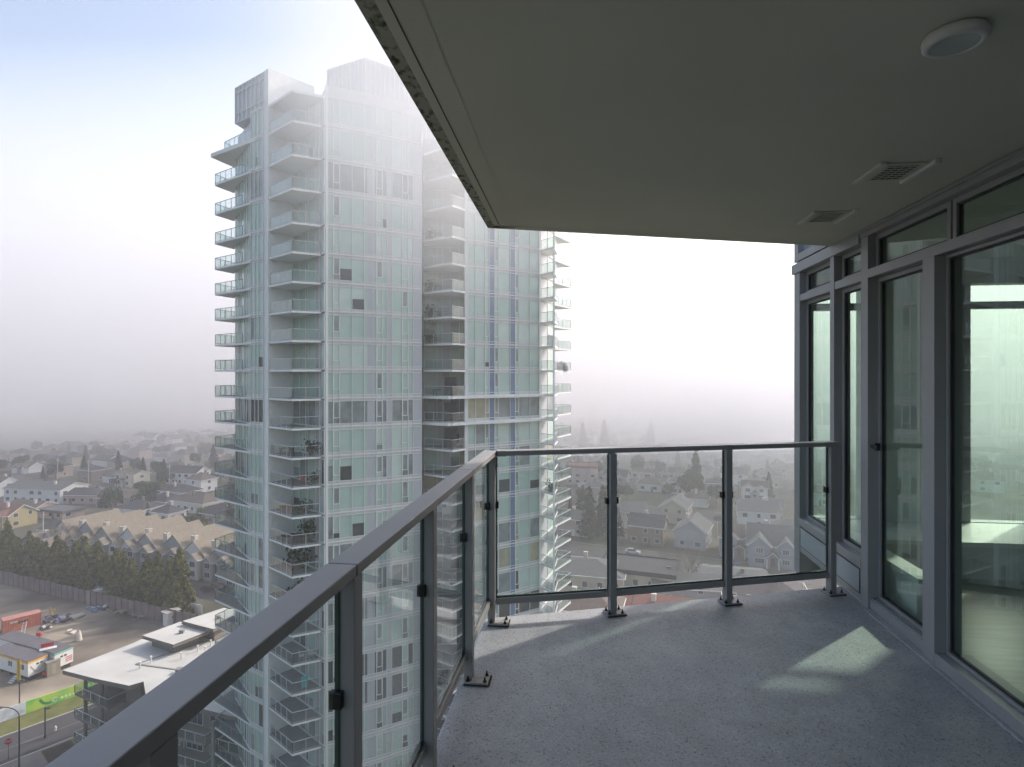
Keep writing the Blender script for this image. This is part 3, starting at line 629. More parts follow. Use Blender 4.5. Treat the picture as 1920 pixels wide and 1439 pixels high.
q0 = Vector(g(52.7,1279)); dl = Vector((.93,-.37)).normalized()
p0 = q0-dl*11; t1 = trailer(p0, dl, 11, 3.0, 3.3, .75, 'orange', 'white site trailer with orange band, nearest the street at the left edge', [(2,0,1.0,'x'),(5.6,0,1.0,'x'),(8.7,0,1.2,'x'),(0,1.2,1.1,'y')])
hose = MB(); pts = [(11.03,.35,2.5)]+[(11.04,.35+.2*i,2.5-1.35*math.sin(math.pi*i/11)) for i in range(12)]
for a, b in zip(pts[:-1], pts[1:]): hose.tube(a,b,.025,n=5)
hose.obj('cable', [M['steel']], t1)
st = MB()
for k in range(4): st.box(8.1+k*.0,9.2,-1.5+k*.28,-1.5+k*.28+.3,.18*k+.05,.18*k+.1)
st.box(8.2,9.1,-.4,-.03,.7,.75); st.obj('steps', [M['white']], t1)
q1 = p0+dl*11+GB*3.4; t2 = trailer((q1-dl*10.2), dl, 11.3, 3.0, 3.4, .75, 'teal', 'white site trailer with teal band and red lettering, behind the orange banded one', [(0,.9,1.1,'y')])
strokes(t2, 1.75, 2.9, 1.2, 2.2, 3, 6, M['red'], 11.305, 'y')
q2 = p0+GB*3.4-dl*3; t3 = trailer(q2-dl*2, dl, 11.0, 3.0, 3.35, .75, 'white', 'grey roofed site trailer cut by the left edge of the photo', [])
def crate(name, lab, cat, px, py, sx, sy, sz, m, rz, lid=None, z=.02, grp=None):
    c = empty(name, (*g(px,py),z), rz); tag(c, lab, cat, grp); b = MB(); b.box(-sx/2,sx/2,-sy/2,sy/2,0,sz)
    b.obj('body', [m], c, bevel=.02); return c
bx_ = crate('storage_box', 'tall beige steel cabinet standing against the end of a site trailer', 'cabinet', 98.5, 1265, 1.9, 1.3, 2.35, M['box'], GR+R(78))
MB().box(-1.0,1.0,-.7,.7,2.355,2.45).obj('roof', [M['conc']], bx_); MB().box(-.3,.3,-.67,-.655,.3,2.0).obj('door', [mat('beige_door', (.33,.29,.23), .6)], bx_)
wb = empty('wheelbarrow', (*g(85,1270),.02), .3); tag(wb, 'small red barrow beside the orange banded trailer', 'barrow')
MB().prism([(-.4,-.3),(.4,-.3),(.5,.3),(-.5,.3)], .45,.8).obj('tray', [M['red']], wb); MB().tube((-.05,.5,.2),(.05,.5,.2),.2,n=12).obj('wheel', [M['steel']], wb); MB().tube((-.35,-.2,0),(-.35,-.2,.45),.03).tube((.35,-.2,0),(.35,-.2,.45),.03).obj('frame', [M['steel']], wb)
# sign trailer with red face on the teal trailer's roof side
sg = empty('red_board', (q1.x-1.5,q1.y+1.2,3.53), GR+R(60)); tag(sg, 'red board on a white frame lying on the teal banded trailer roof', 'sign')
MB().box(-.9,.9,-.05,.05,.35,1.05).obj('board', [M['red']], sg); f = MB(); f.box(-1.1,1.3,-.5,.4,.0,.12); f.tube((-.8,.1,.1),(-.8,0,.5),.04); f.tube((.8,.1,.1),(.8,0,.5),.04); f.obj('frame', [M['white']], sg)
# light tower (white mast trailer)
lt = empty('light_tower', (*g(40,1214),.02), .5); tag(lt, 'white folding lighting mast trailer behind the site offices', 'light tower')
f = MB(); f.box(-1,1,-.5,.5,.45,1.2); f.obj('body', [M['white']], lt, bevel=.03)
f = MB()
for x in (-.25,.25): f.tube((x,0,1.2),(x+.5,.2,4.6),.06)
for k in range(7): f.tube((-.25+.07*k,.03*k,1.4+.48*k),(.25+.07*k,.03*k,1.6+.48*k),.035)
f.tube((-1,-.4,.4),(-1.6,-.8,0),.05); f.tube((1,-.4,.4),(1.6,-.8,0),.05); f.obj('mast', [M['white']], lt)
f = MB()
for k in range(4): f.box(-.5+k*.4,-.2+k*.4,.1,.3,4.5+.1*k,4.85+.1*k)
f.obj('lamp_head', [M['steel']], lt); f = MB(); f.tube((-.06,0,.35),(-.06,0,.35),.3); f = MB(); f.tube((0,-.62,.32),(0,-.5,.32),.32,n=14); f.tube((0,.5,.32),(0,.62,.32),.32,n=14); f.obj('wheel', [M['steel']], lt)
# dark concrete bin with open top
bn = empty('material_bin', (*g(190,1131),.02), GR+.28); tag(bn, 'tall open beige bin standing before the conifer row', 'bin')
f = MB(); 
for a in ((-2.3,2.3,-1.5,-1.4),(-2.3,2.3,1.4,1.5),(-2.3,-2.2,-1.4,1.4),(2.2,2.3,-1.4,1.4)): f.box(*a,0,3.0)
f.box(-2.2,2.2,-1.4,1.4,.1,2.6); f.obj('body', [M['box']], bn); f = MB()
for a in ((-2.35,2.35,-1.55,-1.35),(-2.35,2.35,1.35,1.55)): f.box(*a,3.0,3.1)
f.obj('rim', [M['conc']], bn); MB().box(-1.6,-.4,-.5,.8,2.601,2.95).obj('load', [M['white']], bn)
# white shed
sh = empty('site_shed', (*g(321,1171),.02), GR+R(78)); tag(sh, 'small white shed with flat overhanging roof behind the low building roofs', 'shed')
MB().box(-1.2,1.2,-.9,.9,0,2.75).obj('body', [M['white']], sh); MB().prism([(-1.55,-1.2),(1.5,-1.2),(1.5,1.2),(-1.55,1.2)], 2.752,2.9).obj('roof', [mat('shed_roof', (.33,.31,.28), .8)], sh)
f = MB(); f.box(-.25,.25,-.93,-.9,1.5,2.0); f.obj('window', [M['conc']], sh)
# yellow posts and heaps
for i, (px, py) in enumerate(((94,1154),(102,1157))):
    f = MB(); f.tube((0,0,0),(0,0,1.7),.14,n=10); f.tube((0,0,1.7),(0,0,1.78),.14,.05,n=10); o = f.obj('bollard', [M['yellow']], None, (*g(px,py),.02)); tag(o, ['yellow steel bollard, left one of the pair in the lot','yellow steel bollard, right one of the pair in the lot'][i], 'bollard', 'yellow bollards in the lot')
def heap(px, py, r, n, lab, mats, seed, h=.9, sz=.6):
    rr = random.Random(seed); c = empty('debris_pile', (*g(px,py),.02)); tag(c, lab, 'rubble'); fs = [MB() for _ in mats]
    for i in range(n):
        a = rr.uniform(0,6.3); d = r*rr.random()**.6; x, y = math.cos(a)*d, math.sin(a)*d*.6; z = h*(1-d/r)*rr.random(); s_ = sz*rr.uniform(.3,1.1); b = fs[i%len(mats)]
        rot = Matrix.Rotation(rr.uniform(0,3),3,'Z')@Matrix.Rotation(rr.uniform(-.5,.5),3,'X'); q = MB().box(-s_*rr.uniform(.4,1.6),s_*rr.uniform(.4,1.6),-s_/2,s_/2,-s_*.1,s_*rr.uniform(.15,.6))
        b.add([rot@Vector(v)+Vector((x,y,z+s_*.12)) for v in q.v], q.f)
    for f_, m_ in zip(fs, mats): f_.obj('scrap', [m_], c)
heap(198,1141,3.4,60,'mixed blue and white rubbish heap at the foot of the beige bin',[M['white'],M['tarp'],M['steel'],mat('rust_scrap',(.25,.07,.03),.8)],1)
heap(240,1146,3.2,40,'heap of tan scrap wood and boards in the shaded lot',[M['wood'],M['conc'],M['steel']],2,1.2,.8)
heap(275,1157,3.4,22,'thin scatter of pale scrap near the end of the fence',[M['conc'],M['debris_a'],M['steel']],3,.4)
heap(110,1162,3.8,34,'stacks of pale formwork beside the yellow bollards',[M['conc'],M['steel'],mat('violet_scrap',(.2,.18,.28),.7)],4,.6,.9)
heap(92,1103,2.0,8,'small pale lump lying alone on the upper lot',[M['conc']],5,.4,.7)
heap(84,1179,1.4,10,'little broken frame lying right of the red container',[M['white'],M['steel']],6,.5,.6)
heap(134,1186,1.0,10,'small pinkish pallet base beside the upright wrapped figure',[M['chim'],M['conc']],8,.2,.6)
f = MB(); f.tube((0,0,.1),(0,0,1.3),.55,.42,n=10); f.tube((0,0,1.3),(.1,0,2.0),.40,.12,n=10); o = f.obj('wrapped_bundle', [M['chim']], None, (*g(148,1202),.02)); tag(o, 'pinkish wrapped bundle standing upright alone in the sunlit lot', 'bundle')
f = MB(); f.box(-.45,.45,-.2,.2,0,.8); o = f.obj('red_barrier', [M['red']], None, (*g(73,1194),.02)); tag(o, 'small red barrier block in the middle of the lot', 'barrier')
f = MB(); f.box(-1.6,1.6,-.5,.5,0,.9); o = f.obj('red_barrier', [M['red']], None, (*g(344,1166),.02)); tag(o, 'red barrier lying right of the white shed', 'barrier')
# street lamps and signs
def lamp(px, py, h, lab, arm=True, side=1):
    c = empty('street_lamp', (*g(px,py),.1)); tag(c, lab, 'street lamp', 'dark street lamps'); f = MB(); f.tube((0,0,0),(0,0,.5),.16,.12); f.tube((0,0,.5),(0,0,h),.1,.07)
    if arm:
        pr = (0,0,h)
        for i in range(1,9):
            a = i/8*math.pi/2*1.1; q = (-side*1.9*(1-math.cos(a)), 0, h+1.15*math.sin(a)); f.tube(pr,q,.06); pr = q
        f.obj('pole', [M['steel']], c); f = MB(); f.box(pr[0]-side*.9,pr[0],-.14,.14,pr[2]-.1,pr[2]+.04)
        f.obj('lamp_head', [M['steel']], c)
    else:
        f.obj('pole', [M['steel']], c); f = MB(); f.box(0,.75,-.16,.16,h-.25,h-.12); f.obj('lamp_head', [M['steel']], c)
lamp(36,1455,7.6,'curved arm street lamp at the lower left corner of the photo')
lamp(84.5,1385,4.4,'short dark lamp post standing in the planting bed',False)
lamp(36.5,1338,5.2,'thin dark lamp post at the hoarding carrying a yellow banner',False)
f = MB(); bp = g(36.5,1338); o = MB().prism([(-.28,-.05),(.28,-.05),(.28,.0),(-.28,.0)],5.0,8.2).obj('street_banner',[M['yellow']],None,(bp[0],bp[1]-.1,0)); tag(o,'narrow yellow banner fixed high on the thin lamp post','banner')
f = MB(); f.tube((0,0,5.2),(0,0,8.3),.06); f.obj('pole_top',[M['steel']],o)
ss = empty('stop_sign', (*g(16,1425),.1), .6); tag(ss, 'red octagonal stop sign at the lower left street corner', 'sign')
MB().tube((0,0,0),(0,0,2.6),.04).obj('pole',[M['steel']],ss); MB().tube((0,-.05,2.4),(0,-.08,2.4),.42,n=8).obj('face',[M['red']],ss); text('STOP',.3,(0,-.1,2.4),(R(90),0,0),M['white'],ss)
f = MB(); f.tube((0,0,0),(0,0,.55),.14,n=10); f.tube((0,0,.55),(0,0,.7),.14,.05,n=10); f.tube((-.2,0,.4),(.2,0,.4),.06,n=8); o = f.obj('fire_hydrant',[M['white']],None,(*g(104,1372),.15)); tag(o,'white fire hydrant on the grass beside the kerb','hydrant')
# ------------------------------------------------ low apartment building with the pale roof
lo = empty('low_apartment_building', (-45,80,0)); tag(lo, 'four storey apartment building with wide pale flat roof, left of the tower', 'apartment building'); LO = Vector((-45,80,0))
def lp_(mb, name, mats, par=None, **k):
    o = mb.obj(name, mats, None, **k); o.parent = par or lo
    if par is None: o.location = -LO
    return o
RZ = 13.0
roofp = [(-59,77),(-54.7,84.8),(-52.8,90.5),(-46,97.5),(-28,93),(-24,64),(-44.3,71.0),(-46.6,74.2),(-47.8,73.2),(-53.5,75.0)]
lp_(MB().prism(roofp, RZ-.55, RZ, 0, 1), 'roof', [M['conc_d'], M['roofm']])
wallp = [(-50.2,76.2),(-50.8,86),(-49.5,91),(-45,96),(-29,91.5),(-25.5,66),(-43.6,72.6),(-46.0,75.6),(-47.5,75.0)]
wo = lp_(MB().prism(wallp, 0, RZ-.555), 'wall', [M['conc_d']])
for i, (pg, z) in enumerate(((([g(267,1192,14.6),g(338,1166,14.6),g(390,1184,14.6),g(325,1209,14.6)]),14.6),(([g(342,1165,15.2),g(420,1140,15.2),g(460,1150,15.2),g(400,1180,15.2)]),15.2))):
    r_ = lp_(MB().prism(pg, z-.22, z, 0, 1), 'raised_roof', [M['conc_d'], M['roofm']]); c = Vector((sum(a[0] for a in pg)/4, sum(a[1] for a in pg)/4))
    lp_(MB().prism([tuple(c+(Vector(a)-c)*.72) for a in pg], RZ, z-.222), 'roof_housing', [M['conc_d']], r_); r_.children[0].location = (0,0,0)
    mb = MB(); mb.prism([tuple(c+(Vector(a)-c)*1.03) for a in pg], z-.42, z-.24); q_ = lp_(mb, 'fascia', [M['conc_d']], r_)
for (px, py, s_, z) in ((341,1187,.5,14.6),(338,1261,.8,RZ),(352,1268,.6,RZ),(312,1297,.9,RZ),(410,1160,.4,15.2),(323,1221,.4,RZ)):
    x, y = g(px,py,z); mb = MB(); mb.box(x-s_*.6,x+s_*.6,y-s_*.4,y+s_*.4,z,z+.35*s_+.15); mb.box(x-s_*.7,x+s_*.7,y-s_*.5,y+s_*.5,z+.35*s_+.15,z+.35*s_+.25); lp_(mb,'roof_hatch',[M['conc']])
for (px, py) in ((283,1243),(263,1254),(340,1236),(371,1222),(395,1212),(385,1224)):
    x, y = g(px,py,RZ); mb = MB(); mb.tube((x,y,RZ),(x,y,RZ+.8),.09,n=8); mb.tube((x,y,RZ+.8),(x,y,RZ+.9),.15,n=8); lp_(mb,'vent_pipe',[M['white']])
seam = MB()
for a, b in ((g(255,1246,RZ),g(440,1185,RZ)),(g(255,1246,RZ),g(330,1256,RZ))): seam.beam(a,b,.25,0,z=(RZ,RZ+.08))
lp_(seam,'roof_seam',[M['conc']])
# balconies at the pointed end, on four columns
for (x, y) in ((-56.4,77.6),(-53.2,76.1),(-54.6,80.3),(-53,80.6)): lp_(MB().tube((x,y,0),(x,y,RZ-.55),.22,n=10),'column',[M['conc_d']])
lw = MB()
for k, z in enumerate((9.6,6.5,3.4)):
    poly = [(-58.0,77.8),(-55.6,81.8),(-50.3,82),(-50.1,76.4),(-51.2,74.3)]
    b = lp_(MB().prism(poly, z-.28, z, 0, 1), 'balcony', [M['conc_d'], M['conc']]); r_ = MB(); gl_ = MB()
    for a, c in (((-58,77.8),(-51.2,74.3)),((-58,77.8),(-55.6,81.8)),((-51.2,74.3),(-50.2,76.3))):
        r_.beam(a,c,.06,0,z=(z+1.02,z+1.08)); gl_.beam(a,c,.02,0,z=(z+.08,z+1.0)); A, B = V2(a), V2(c); n_ = max(1,int((B-A).length/1.6))
        for i in range(n_+1): q = A+(B-A)*i/n_; r_.box(q.x-.03,q.x+.03,q.y-.03,q.y+.03,z,z+1.04)
    rr_ = lp_(r_,'railing',[M['t_rail']],b); lp_(gl_,'glass_panel',[M['t_glass']],rr_)
# windows and balconies along the camera side
e0, e1 = V2((-43.6,72.6)), V2((-25.5,66)); u = (e1-e0).normalized(); nn_ = Vector((u.y,-u.x))
for k, z in enumerate((9.6,6.5,3.4,.3)):
    for j in range(5):
        a = e0+u*(.8+j*3.7); mb = MB(); bar(mb, a, a+u*2.6, z+.2, z+2.3, .0, .05); w_ = lp_(mb,'window',[M['white']]); mb = MB()
        for q in range(3): bar(mb, a+u*(.08+q*.84), a+u*(.08+q*.84+.76), z+.3, z+2.2, .05, .07)
        lp_(mb,'pane',[M['glz']],w_)
    if k < 3:
        for j in range(2):
            a = e0+u*(4+j*8); P = [tuple(a), tuple(a+nn_*2.4), tuple(a+u*6+nn_*2.4), tuple(a+u*6)]
            b = lp_(MB().prism(P, z-.25, z, 0, 1), 'balcony', [M['conc'], M['conc']]); r_ = MB(); gl_ = MB()
            for A, B in ((P[0],P[1]),(P[1],P[2]),(P[2],P[3])):
                r_.beam(A,B,.06,0,z=(z+1.02,z+1.08)); gl_.beam(A,B,.02,0,z=(z+.08,z+1.0)); A, B = V2(A), V2(B); n_ = max(1,int((B-A).length/1.4))
                for i in range(n_+1): q = A+(B-A)*i/n_; r_.box(q.x-.03,q.x+.03,q.y-.03,q.y+.03,z,z+1.04)
            rr_ = lp_(r_,'railing',[M['t_rail']],b); lp_(gl_,'glass_panel',[M['t_glass']],rr_)
for j in range(3): a = e0+u*(4+j*7)+nn_*2.2; lp_(MB().tube((a.x,a.y,0),(a.x,a.y,RZ-.6),.2,n=10),'column',[M['conc']])
# ================================================================= houses
WCOL = {'white':(.60,.59,.57),'cream':(.52,.48,.38),'grey':(.30,.31,.32),'beige':(.42,.36,.28),'blue grey':(.20,.24,.29),'brown':(.20,.15,.11),'yellow':(.38,.31,.15),'dark green':(.10,.13,.11),'pink':(.42,.32,.28)}
RCOL = {'dark grey':(.04,.04,.044),'brown':(.10,.078,.062),'grey':(.10,.10,.10),'black':(.03,.03,.035),'tan':(.21,.175,.13),'red brown':(.17,.07,.05)}
for k, c in WCOL.items(): M['w_'+k] = mat('siding_'+k.replace(' ','_'), c, .8, .08, .6)
for k, c in RCOL.items(): M['r_'+k] = mat('shingles_'+k.replace(' ','_'), c, .9, .18, 1.5, .3, 9, detail=8)
M['trim'] = mat('white_trim', (.62,.62,.60), .6)
def gable(mb, rf, tm, x0, x1, y0, y1, z0, h, p, ov=.45, ends=(1,1)):
    """walls + gable ends, ridge along x"""
    yc = (y0+y1)/2; zr = h+(y1-y0)/2*p
    mb.add([(x0,y0,z0),(x0,y1,z0),(x0,y1,h),(x0,yc,zr),(x0,y0,h),(x1,y0,z0),(x1,y1,z0),(x1,y1,h),(x1,yc,zr),(x1,y0,h)],
           [(0,4,3,2,1),(5,6,7,8,9),(0,5,9,4),(1,2,7,6),(4,9,8,3),(2,3,8,7)])
    t = .22; xa, xb = x0-ov, x1+ov; e = ov*p
    for ya, sgn in ((y0-ov,-1),(y1+ov,1)):
        A = [(xa,ya,h-e+.03),(xb,ya,h-e+.03),(xb,yc,zr+.03),(xa,yc,zr+.03)]; B = [(x,y,z+t) for x,y,z in A]
        f = [(0,1,2,3),(4,7,6,5),(0,4,5,1),(1,5,6,2),(3,7,4,0)]
        if sgn > 0: f = [q[::-1] for q in f]
        rf.add(A+B, f)
        if tm is not None:
            for xx in (xa-.05, xb-.02):      # barge boards and gutter
                q = [(xx,ya,h-e-.05),(xx+.07,ya,h-e-.05),(xx+.07,yc,zr-.05),(xx,yc,zr-.05)]
                tm.add(q+[(x,y,z+.24) for x,y,z in q], [(0,3,2,1),(4,5,6,7),(0,1,5,4),(1,2,6,5),(2,3,7,6),(3,0,4,7)])
            tm.box(xa, xb, min(ya,ya+sgn*.09), max(ya,ya+sgn*.09), h-e+.02, h-e+.22)
    return zr
def hip(mb, rf, tm, x0, x1, y0, y1, z0, h, p, ov=.5):
    mb.box(x0,x1,y0,y1,z0,h); xa, xb, ya, yb = x0-ov, x1+ov, y0-ov, y1+ov; w_ = (yb-ya)/2; zr = h+w_*p; yc = (ya+yb)/2
    if xb-xa > yb-ya: r0, r1 = (xa+w_,yc,zr), (xb-w_,yc,zr)
    else: w_ = (xb-xa)/2; zr = h+w_*p; r0, r1 = ((xa+xb)/2,ya+w_,zr), ((xa+xb)/2,yb-w_,zr)
    b = [(xa,ya,h),(xb,ya,h),(xb,yb,h),(xa,yb,h)]
    if xb-xa > yb-ya: rf.add(b+[r0,r1], [(0,1,5,4),(1,2,5),(2,3,4,5),(3,0,4),(3,2,1,0)])
    else: rf.add(b+[r0,r1], [(0,1,4),(1,2,5,4),(2,3,5),(3,0,4,5),(3,2,1,0)])
    if tm is not None:
        for a, c in ((b[0],b[1]),(b[1],b[2]),(b[2],b[3]),(b[3],b[0])): tm.beam(a,c,.12,0,z=(h-.12,h+.10))
    return zr
WN = 0
def house(x, y, rz, L, W_, h, p, style, wc, rc, label, group, detail=2, name='house', seed=0):
    rr = random.Random(seed); hs = empty(name, (x,y,0), rz); tag(hs, label, 'house', group)
    wl, rf, tm = MB(), MB(), MB(); x0, x1, y0, y1 = -L/2, L/2, -W_/2, W_/2; t_ = tm if detail > 0 else None
    if style == 'hip': zr = hip(wl, rf, t_, x0,x1,y0,y1,0,h,p)
    elif style == 'flat':
        wl.box(x0,x1,y0,y1,0,h-.7); rf.box(x0-.5,x1+.5,y0-.5,y1+.5,h-.698,h); rf.box(x0-.2,x1+.2,y0-.2,y1+.2,h+.001,h+.003); zr = h
        for a in ((x0-.5,x1+.5,y0-.5,y0-.3),(x0-.5,x1+.5,y1+.3,y1+.5),(x0-.5,x0-.3,y0-.3,y1+.3),(x1+.3,x1+.5,y0-.3,y1+.3)): rf.box(*a,h+.001,h+.3)
    else: zr = gable(wl, rf, t_, x0,x1,y0,y1,0,h,p)
    if style == 'front':
        # cross gable and a lower porch gable towards -y
        for cx, wd, dp, hh in ((x0+L*.24, L*.42, 2.2, h+.2),(x1-L*.24, L*.34, 1.3, h+.1)):
            a, b, c = MB(), MB(), MB(); gable(a,b,c, -W_/2-dp, 0, -wd/2, wd/2, 0, hh, p*1.1, .4)
            for s_, t2_ in ((a,wl),(b,rf),(c,tm)):
                if s_ is c and t_ is None: continue
                t2_.add([(-yy+cx, xx, zz) for xx, yy, zz in [(v[0], v[1], v[2]) for v in s_.v]], [f[::-1] if False else f for f in s_.f])
        a, b, c = MB(), MB(), MB(); gable(a,b,c, -W_/2-3.2, -W_/2+.2, -1.6, 1.6, 2.5, 3.0, p, .3); 
        rf.add([(-yy, xx, zz) for xx, yy, zz in b.v], b.f); tm.add([(-yy, xx, zz) for xx, yy, zz in c.v], c.f) if t_ else None
    wo_ = wl.obj('wall', [M['w_'+wc]], hs); ro = rf.obj('roof', [M['r_'+rc]], hs)
    if tm.v and detail > 0: tm.obj('trim', [M['trim']], hs)
    if detail > 0 and style != 'flat':
        cm = MB(); cx = rr.uniform(-.3,.3)*L; cy = rr.choice((-1,1))*W_*.18; cm.box(cx-.45,cx+.45,cy-.35,cy+.35,h,zr+.7); cm.box(cx-.52,cx+.52,cy-.42,cy+.42,zr+.701,zr+.85)
        cm.obj('chimney', [M['chim'] if rr.random() < .6 else M['conc_d']], ro)
    if detail > 0:
        fl = [1.0] if h < 4 else [.95, 3.7]
        for side in (((0,-1),(1,0),(-1,0)) if detail > 1 else ((0,-1),(1,0))):
            span = L if side[0] == 0 else W_; n_ = max(1, int(span/(3.4 if detail > 1 else 5)))
            for z in fl:
                for j in range(n_):
                    if rr.random() < .2: continue
                    c = (-span/2)+span*(j+.5)/n_; ww_ = rr.uniform(1.0,1.9); hh = 1.25
                    def wb_(mb, w2, z_0, z_1, o0, o1):
                        if side[0] == 0: s_ = side[1]; mb.box(c-w2,c+w2,min(s_*(W_/2+o0),s_*(W_/2+o1)),max(s_*(W_/2+o0),s_*(W_/2+o1)),z_0,z_1)
                        else: s_ = side[0]; mb.box(min(s_*(L/2+o0),s_*(L/2+o1)),max(s_*(L/2+o0),s_*(L/2+o1)),c-w2,c+w2,z_0,z_1)
                    if style == 'front' and side == (0,-1): continue
                    f_ = MB(); wb_(f_, ww_/2+.1, z-.1, z+hh+.1, -.02, .05); fo = f_.obj('window', [M['trim']], hs)
                    f_ = MB()
                    f_2 = MB(); wb_(f_2, ww_/2-.02, z, z+hh, .051, .06); f_2.obj('pane', [M['glz']], fo)
        if style == 'front':
            for cx, yy, z, ww_ in ((x0+L*.24, -W_/2-2.2, 3.9, 1.8),(x0+L*.24, -W_/2-2.2, 1.1, 2.4),(x1-L*.24, -W_/2-1.3, 3.8, 1.6),(x1-L*.24, -W_/2-1.3, 1.1, 1.8)):
                fo = MB().box(cx-ww_/2-.1,cx+ww_/2+.1,yy-.06,yy+.02,z-.1,z+1.4).obj('window', [M['trim']], hs)
                f_ = MB()
                for q in range(3): f_.box(cx-ww_/2+q*ww_/3+.03,cx-ww_/2+(q+1)*ww_/3-.03,yy-.075,yy-.061,z,z+1.3)
                f_.obj('pane', [M['glz']], fo)
            f_ = MB()
            for s_ in (-1.45,1.45): f_.box(s_-.16,s_+.16,-W_/2-3.1,-W_/2-2.8,0,2.6)
            f_.obj('porch_post', [M['trim']], hs)
            MB().box(-.55,.55,-W_/2-.05,-W_/2+.02,.1,2.2).obj('door', [M['r_red brown']], hs)
        else:
            dx = rr.uniform(-.2,.2)*L; MB().box(dx-.5,dx+.5,-W_/2-.04,-W_/2+.02,.05,2.15).obj('door', [M['trim'] if rr.random() < .5 else M['r_brown']], hs)
    return hs
ORD = ['leftmost','second','third','fourth','fifth','sixth','seventh','eighth','ninth','tenth']
# townhouse row behind the conifers: each unit a house of its own with its own chimney and dormer gable
for i in range(11):
    u0 = -74+i*9.0; x, y = N(u0, 24+.0*i); near = i >= 2
    hs = empty('townhouse', (x,y,0), GR); lab = f'{ORD[i] if i < 10 else "eleventh"} unit from the left of the tan roofed townhouse row behind the conifers'
    tag(hs, lab, 'townhouse', 'tan roofed townhouses behind the conifer row')
    wl, rf, tm = MB(), MB(), MB(); off = (i%2)*1.2
    # main roof: ridge running away from us; steep front slope
    a, b, c = MB(), MB(), MB(); gable(a,b,c,-8,8,-4.6,4.6,0,5.0+.3*(i%2),.82,.2)
    for s_, t_ in ((a,wl),(b,rf)): t_.add([(-yy, xx+1+off, zz) for xx,yy,zz in s_.v], s_.f)
    for k, (cx, dp, hh) in enumerate(((-2.3,2.6,4.7),(2.2,2.0,5.0))):
        a, b, c = MB(), MB(), MB(); gable(a,b,c,-8-dp,-3,-1.7,1.7,0,hh,.75,.3)
        wl.add([(-yy+cx, xx+1+off, zz) for xx,yy,zz in a.v], a.f); rf.add([(-yy+cx, xx+1+off, zz) for xx,yy,zz in b.v], b.f); tm.add([(-yy+cx, xx+1+off, zz) for xx,yy,zz in c.v], c.f)
        for z in (.9,3.2):
            fo = MB().box(cx-.95,cx+.95,-7-dp+off-.06,-7-dp+off+.02,z-.1,z+1.45).obj('window', [M['trim']], hs)
            f_ = MB()
            for q in range(3): f_.box(cx-.85+q*.58,cx-.85+q*.58+.5,-7-dp+off-.08,-7-dp+off-.061,z,z+1.3)
            f_.obj('pane', [M['glz']], fo)
    wl.obj('wall', [M['w_grey' if i%3 else 'w_white']], hs); ro = rf.obj('roof', [M['r_tan']], hs); tm.obj('trim', [M['trim']], hs)
    cm = MB(); cm.box(3.3,4.9,-4.4+off,-3.4+off,4,8.6); cm.box(3.2,5.0,-4.5+off,-3.3+off,8.601,8.75); co = cm.obj('chimney', [M['chim']], ro)
    cm = MB(); cm.tube((3.8,-3.9+off,8.75),(3.8,-3.9+off,9.3),.12); cm.tube((4.4,-3.9+off,8.75),(4.4,-3.9+off,9.2),.12); cm.obj('flue', [M['conc']], co)
    MB().box(-.1,.9,-7.06+off,-6.98+off,.05,2.2).obj('door', [M['glz']], hs)
    vp = MB(); vp.tube((-1,2,7),(-1,2,8.1),.12); vp.obj('vent', [M['steel']], ro)
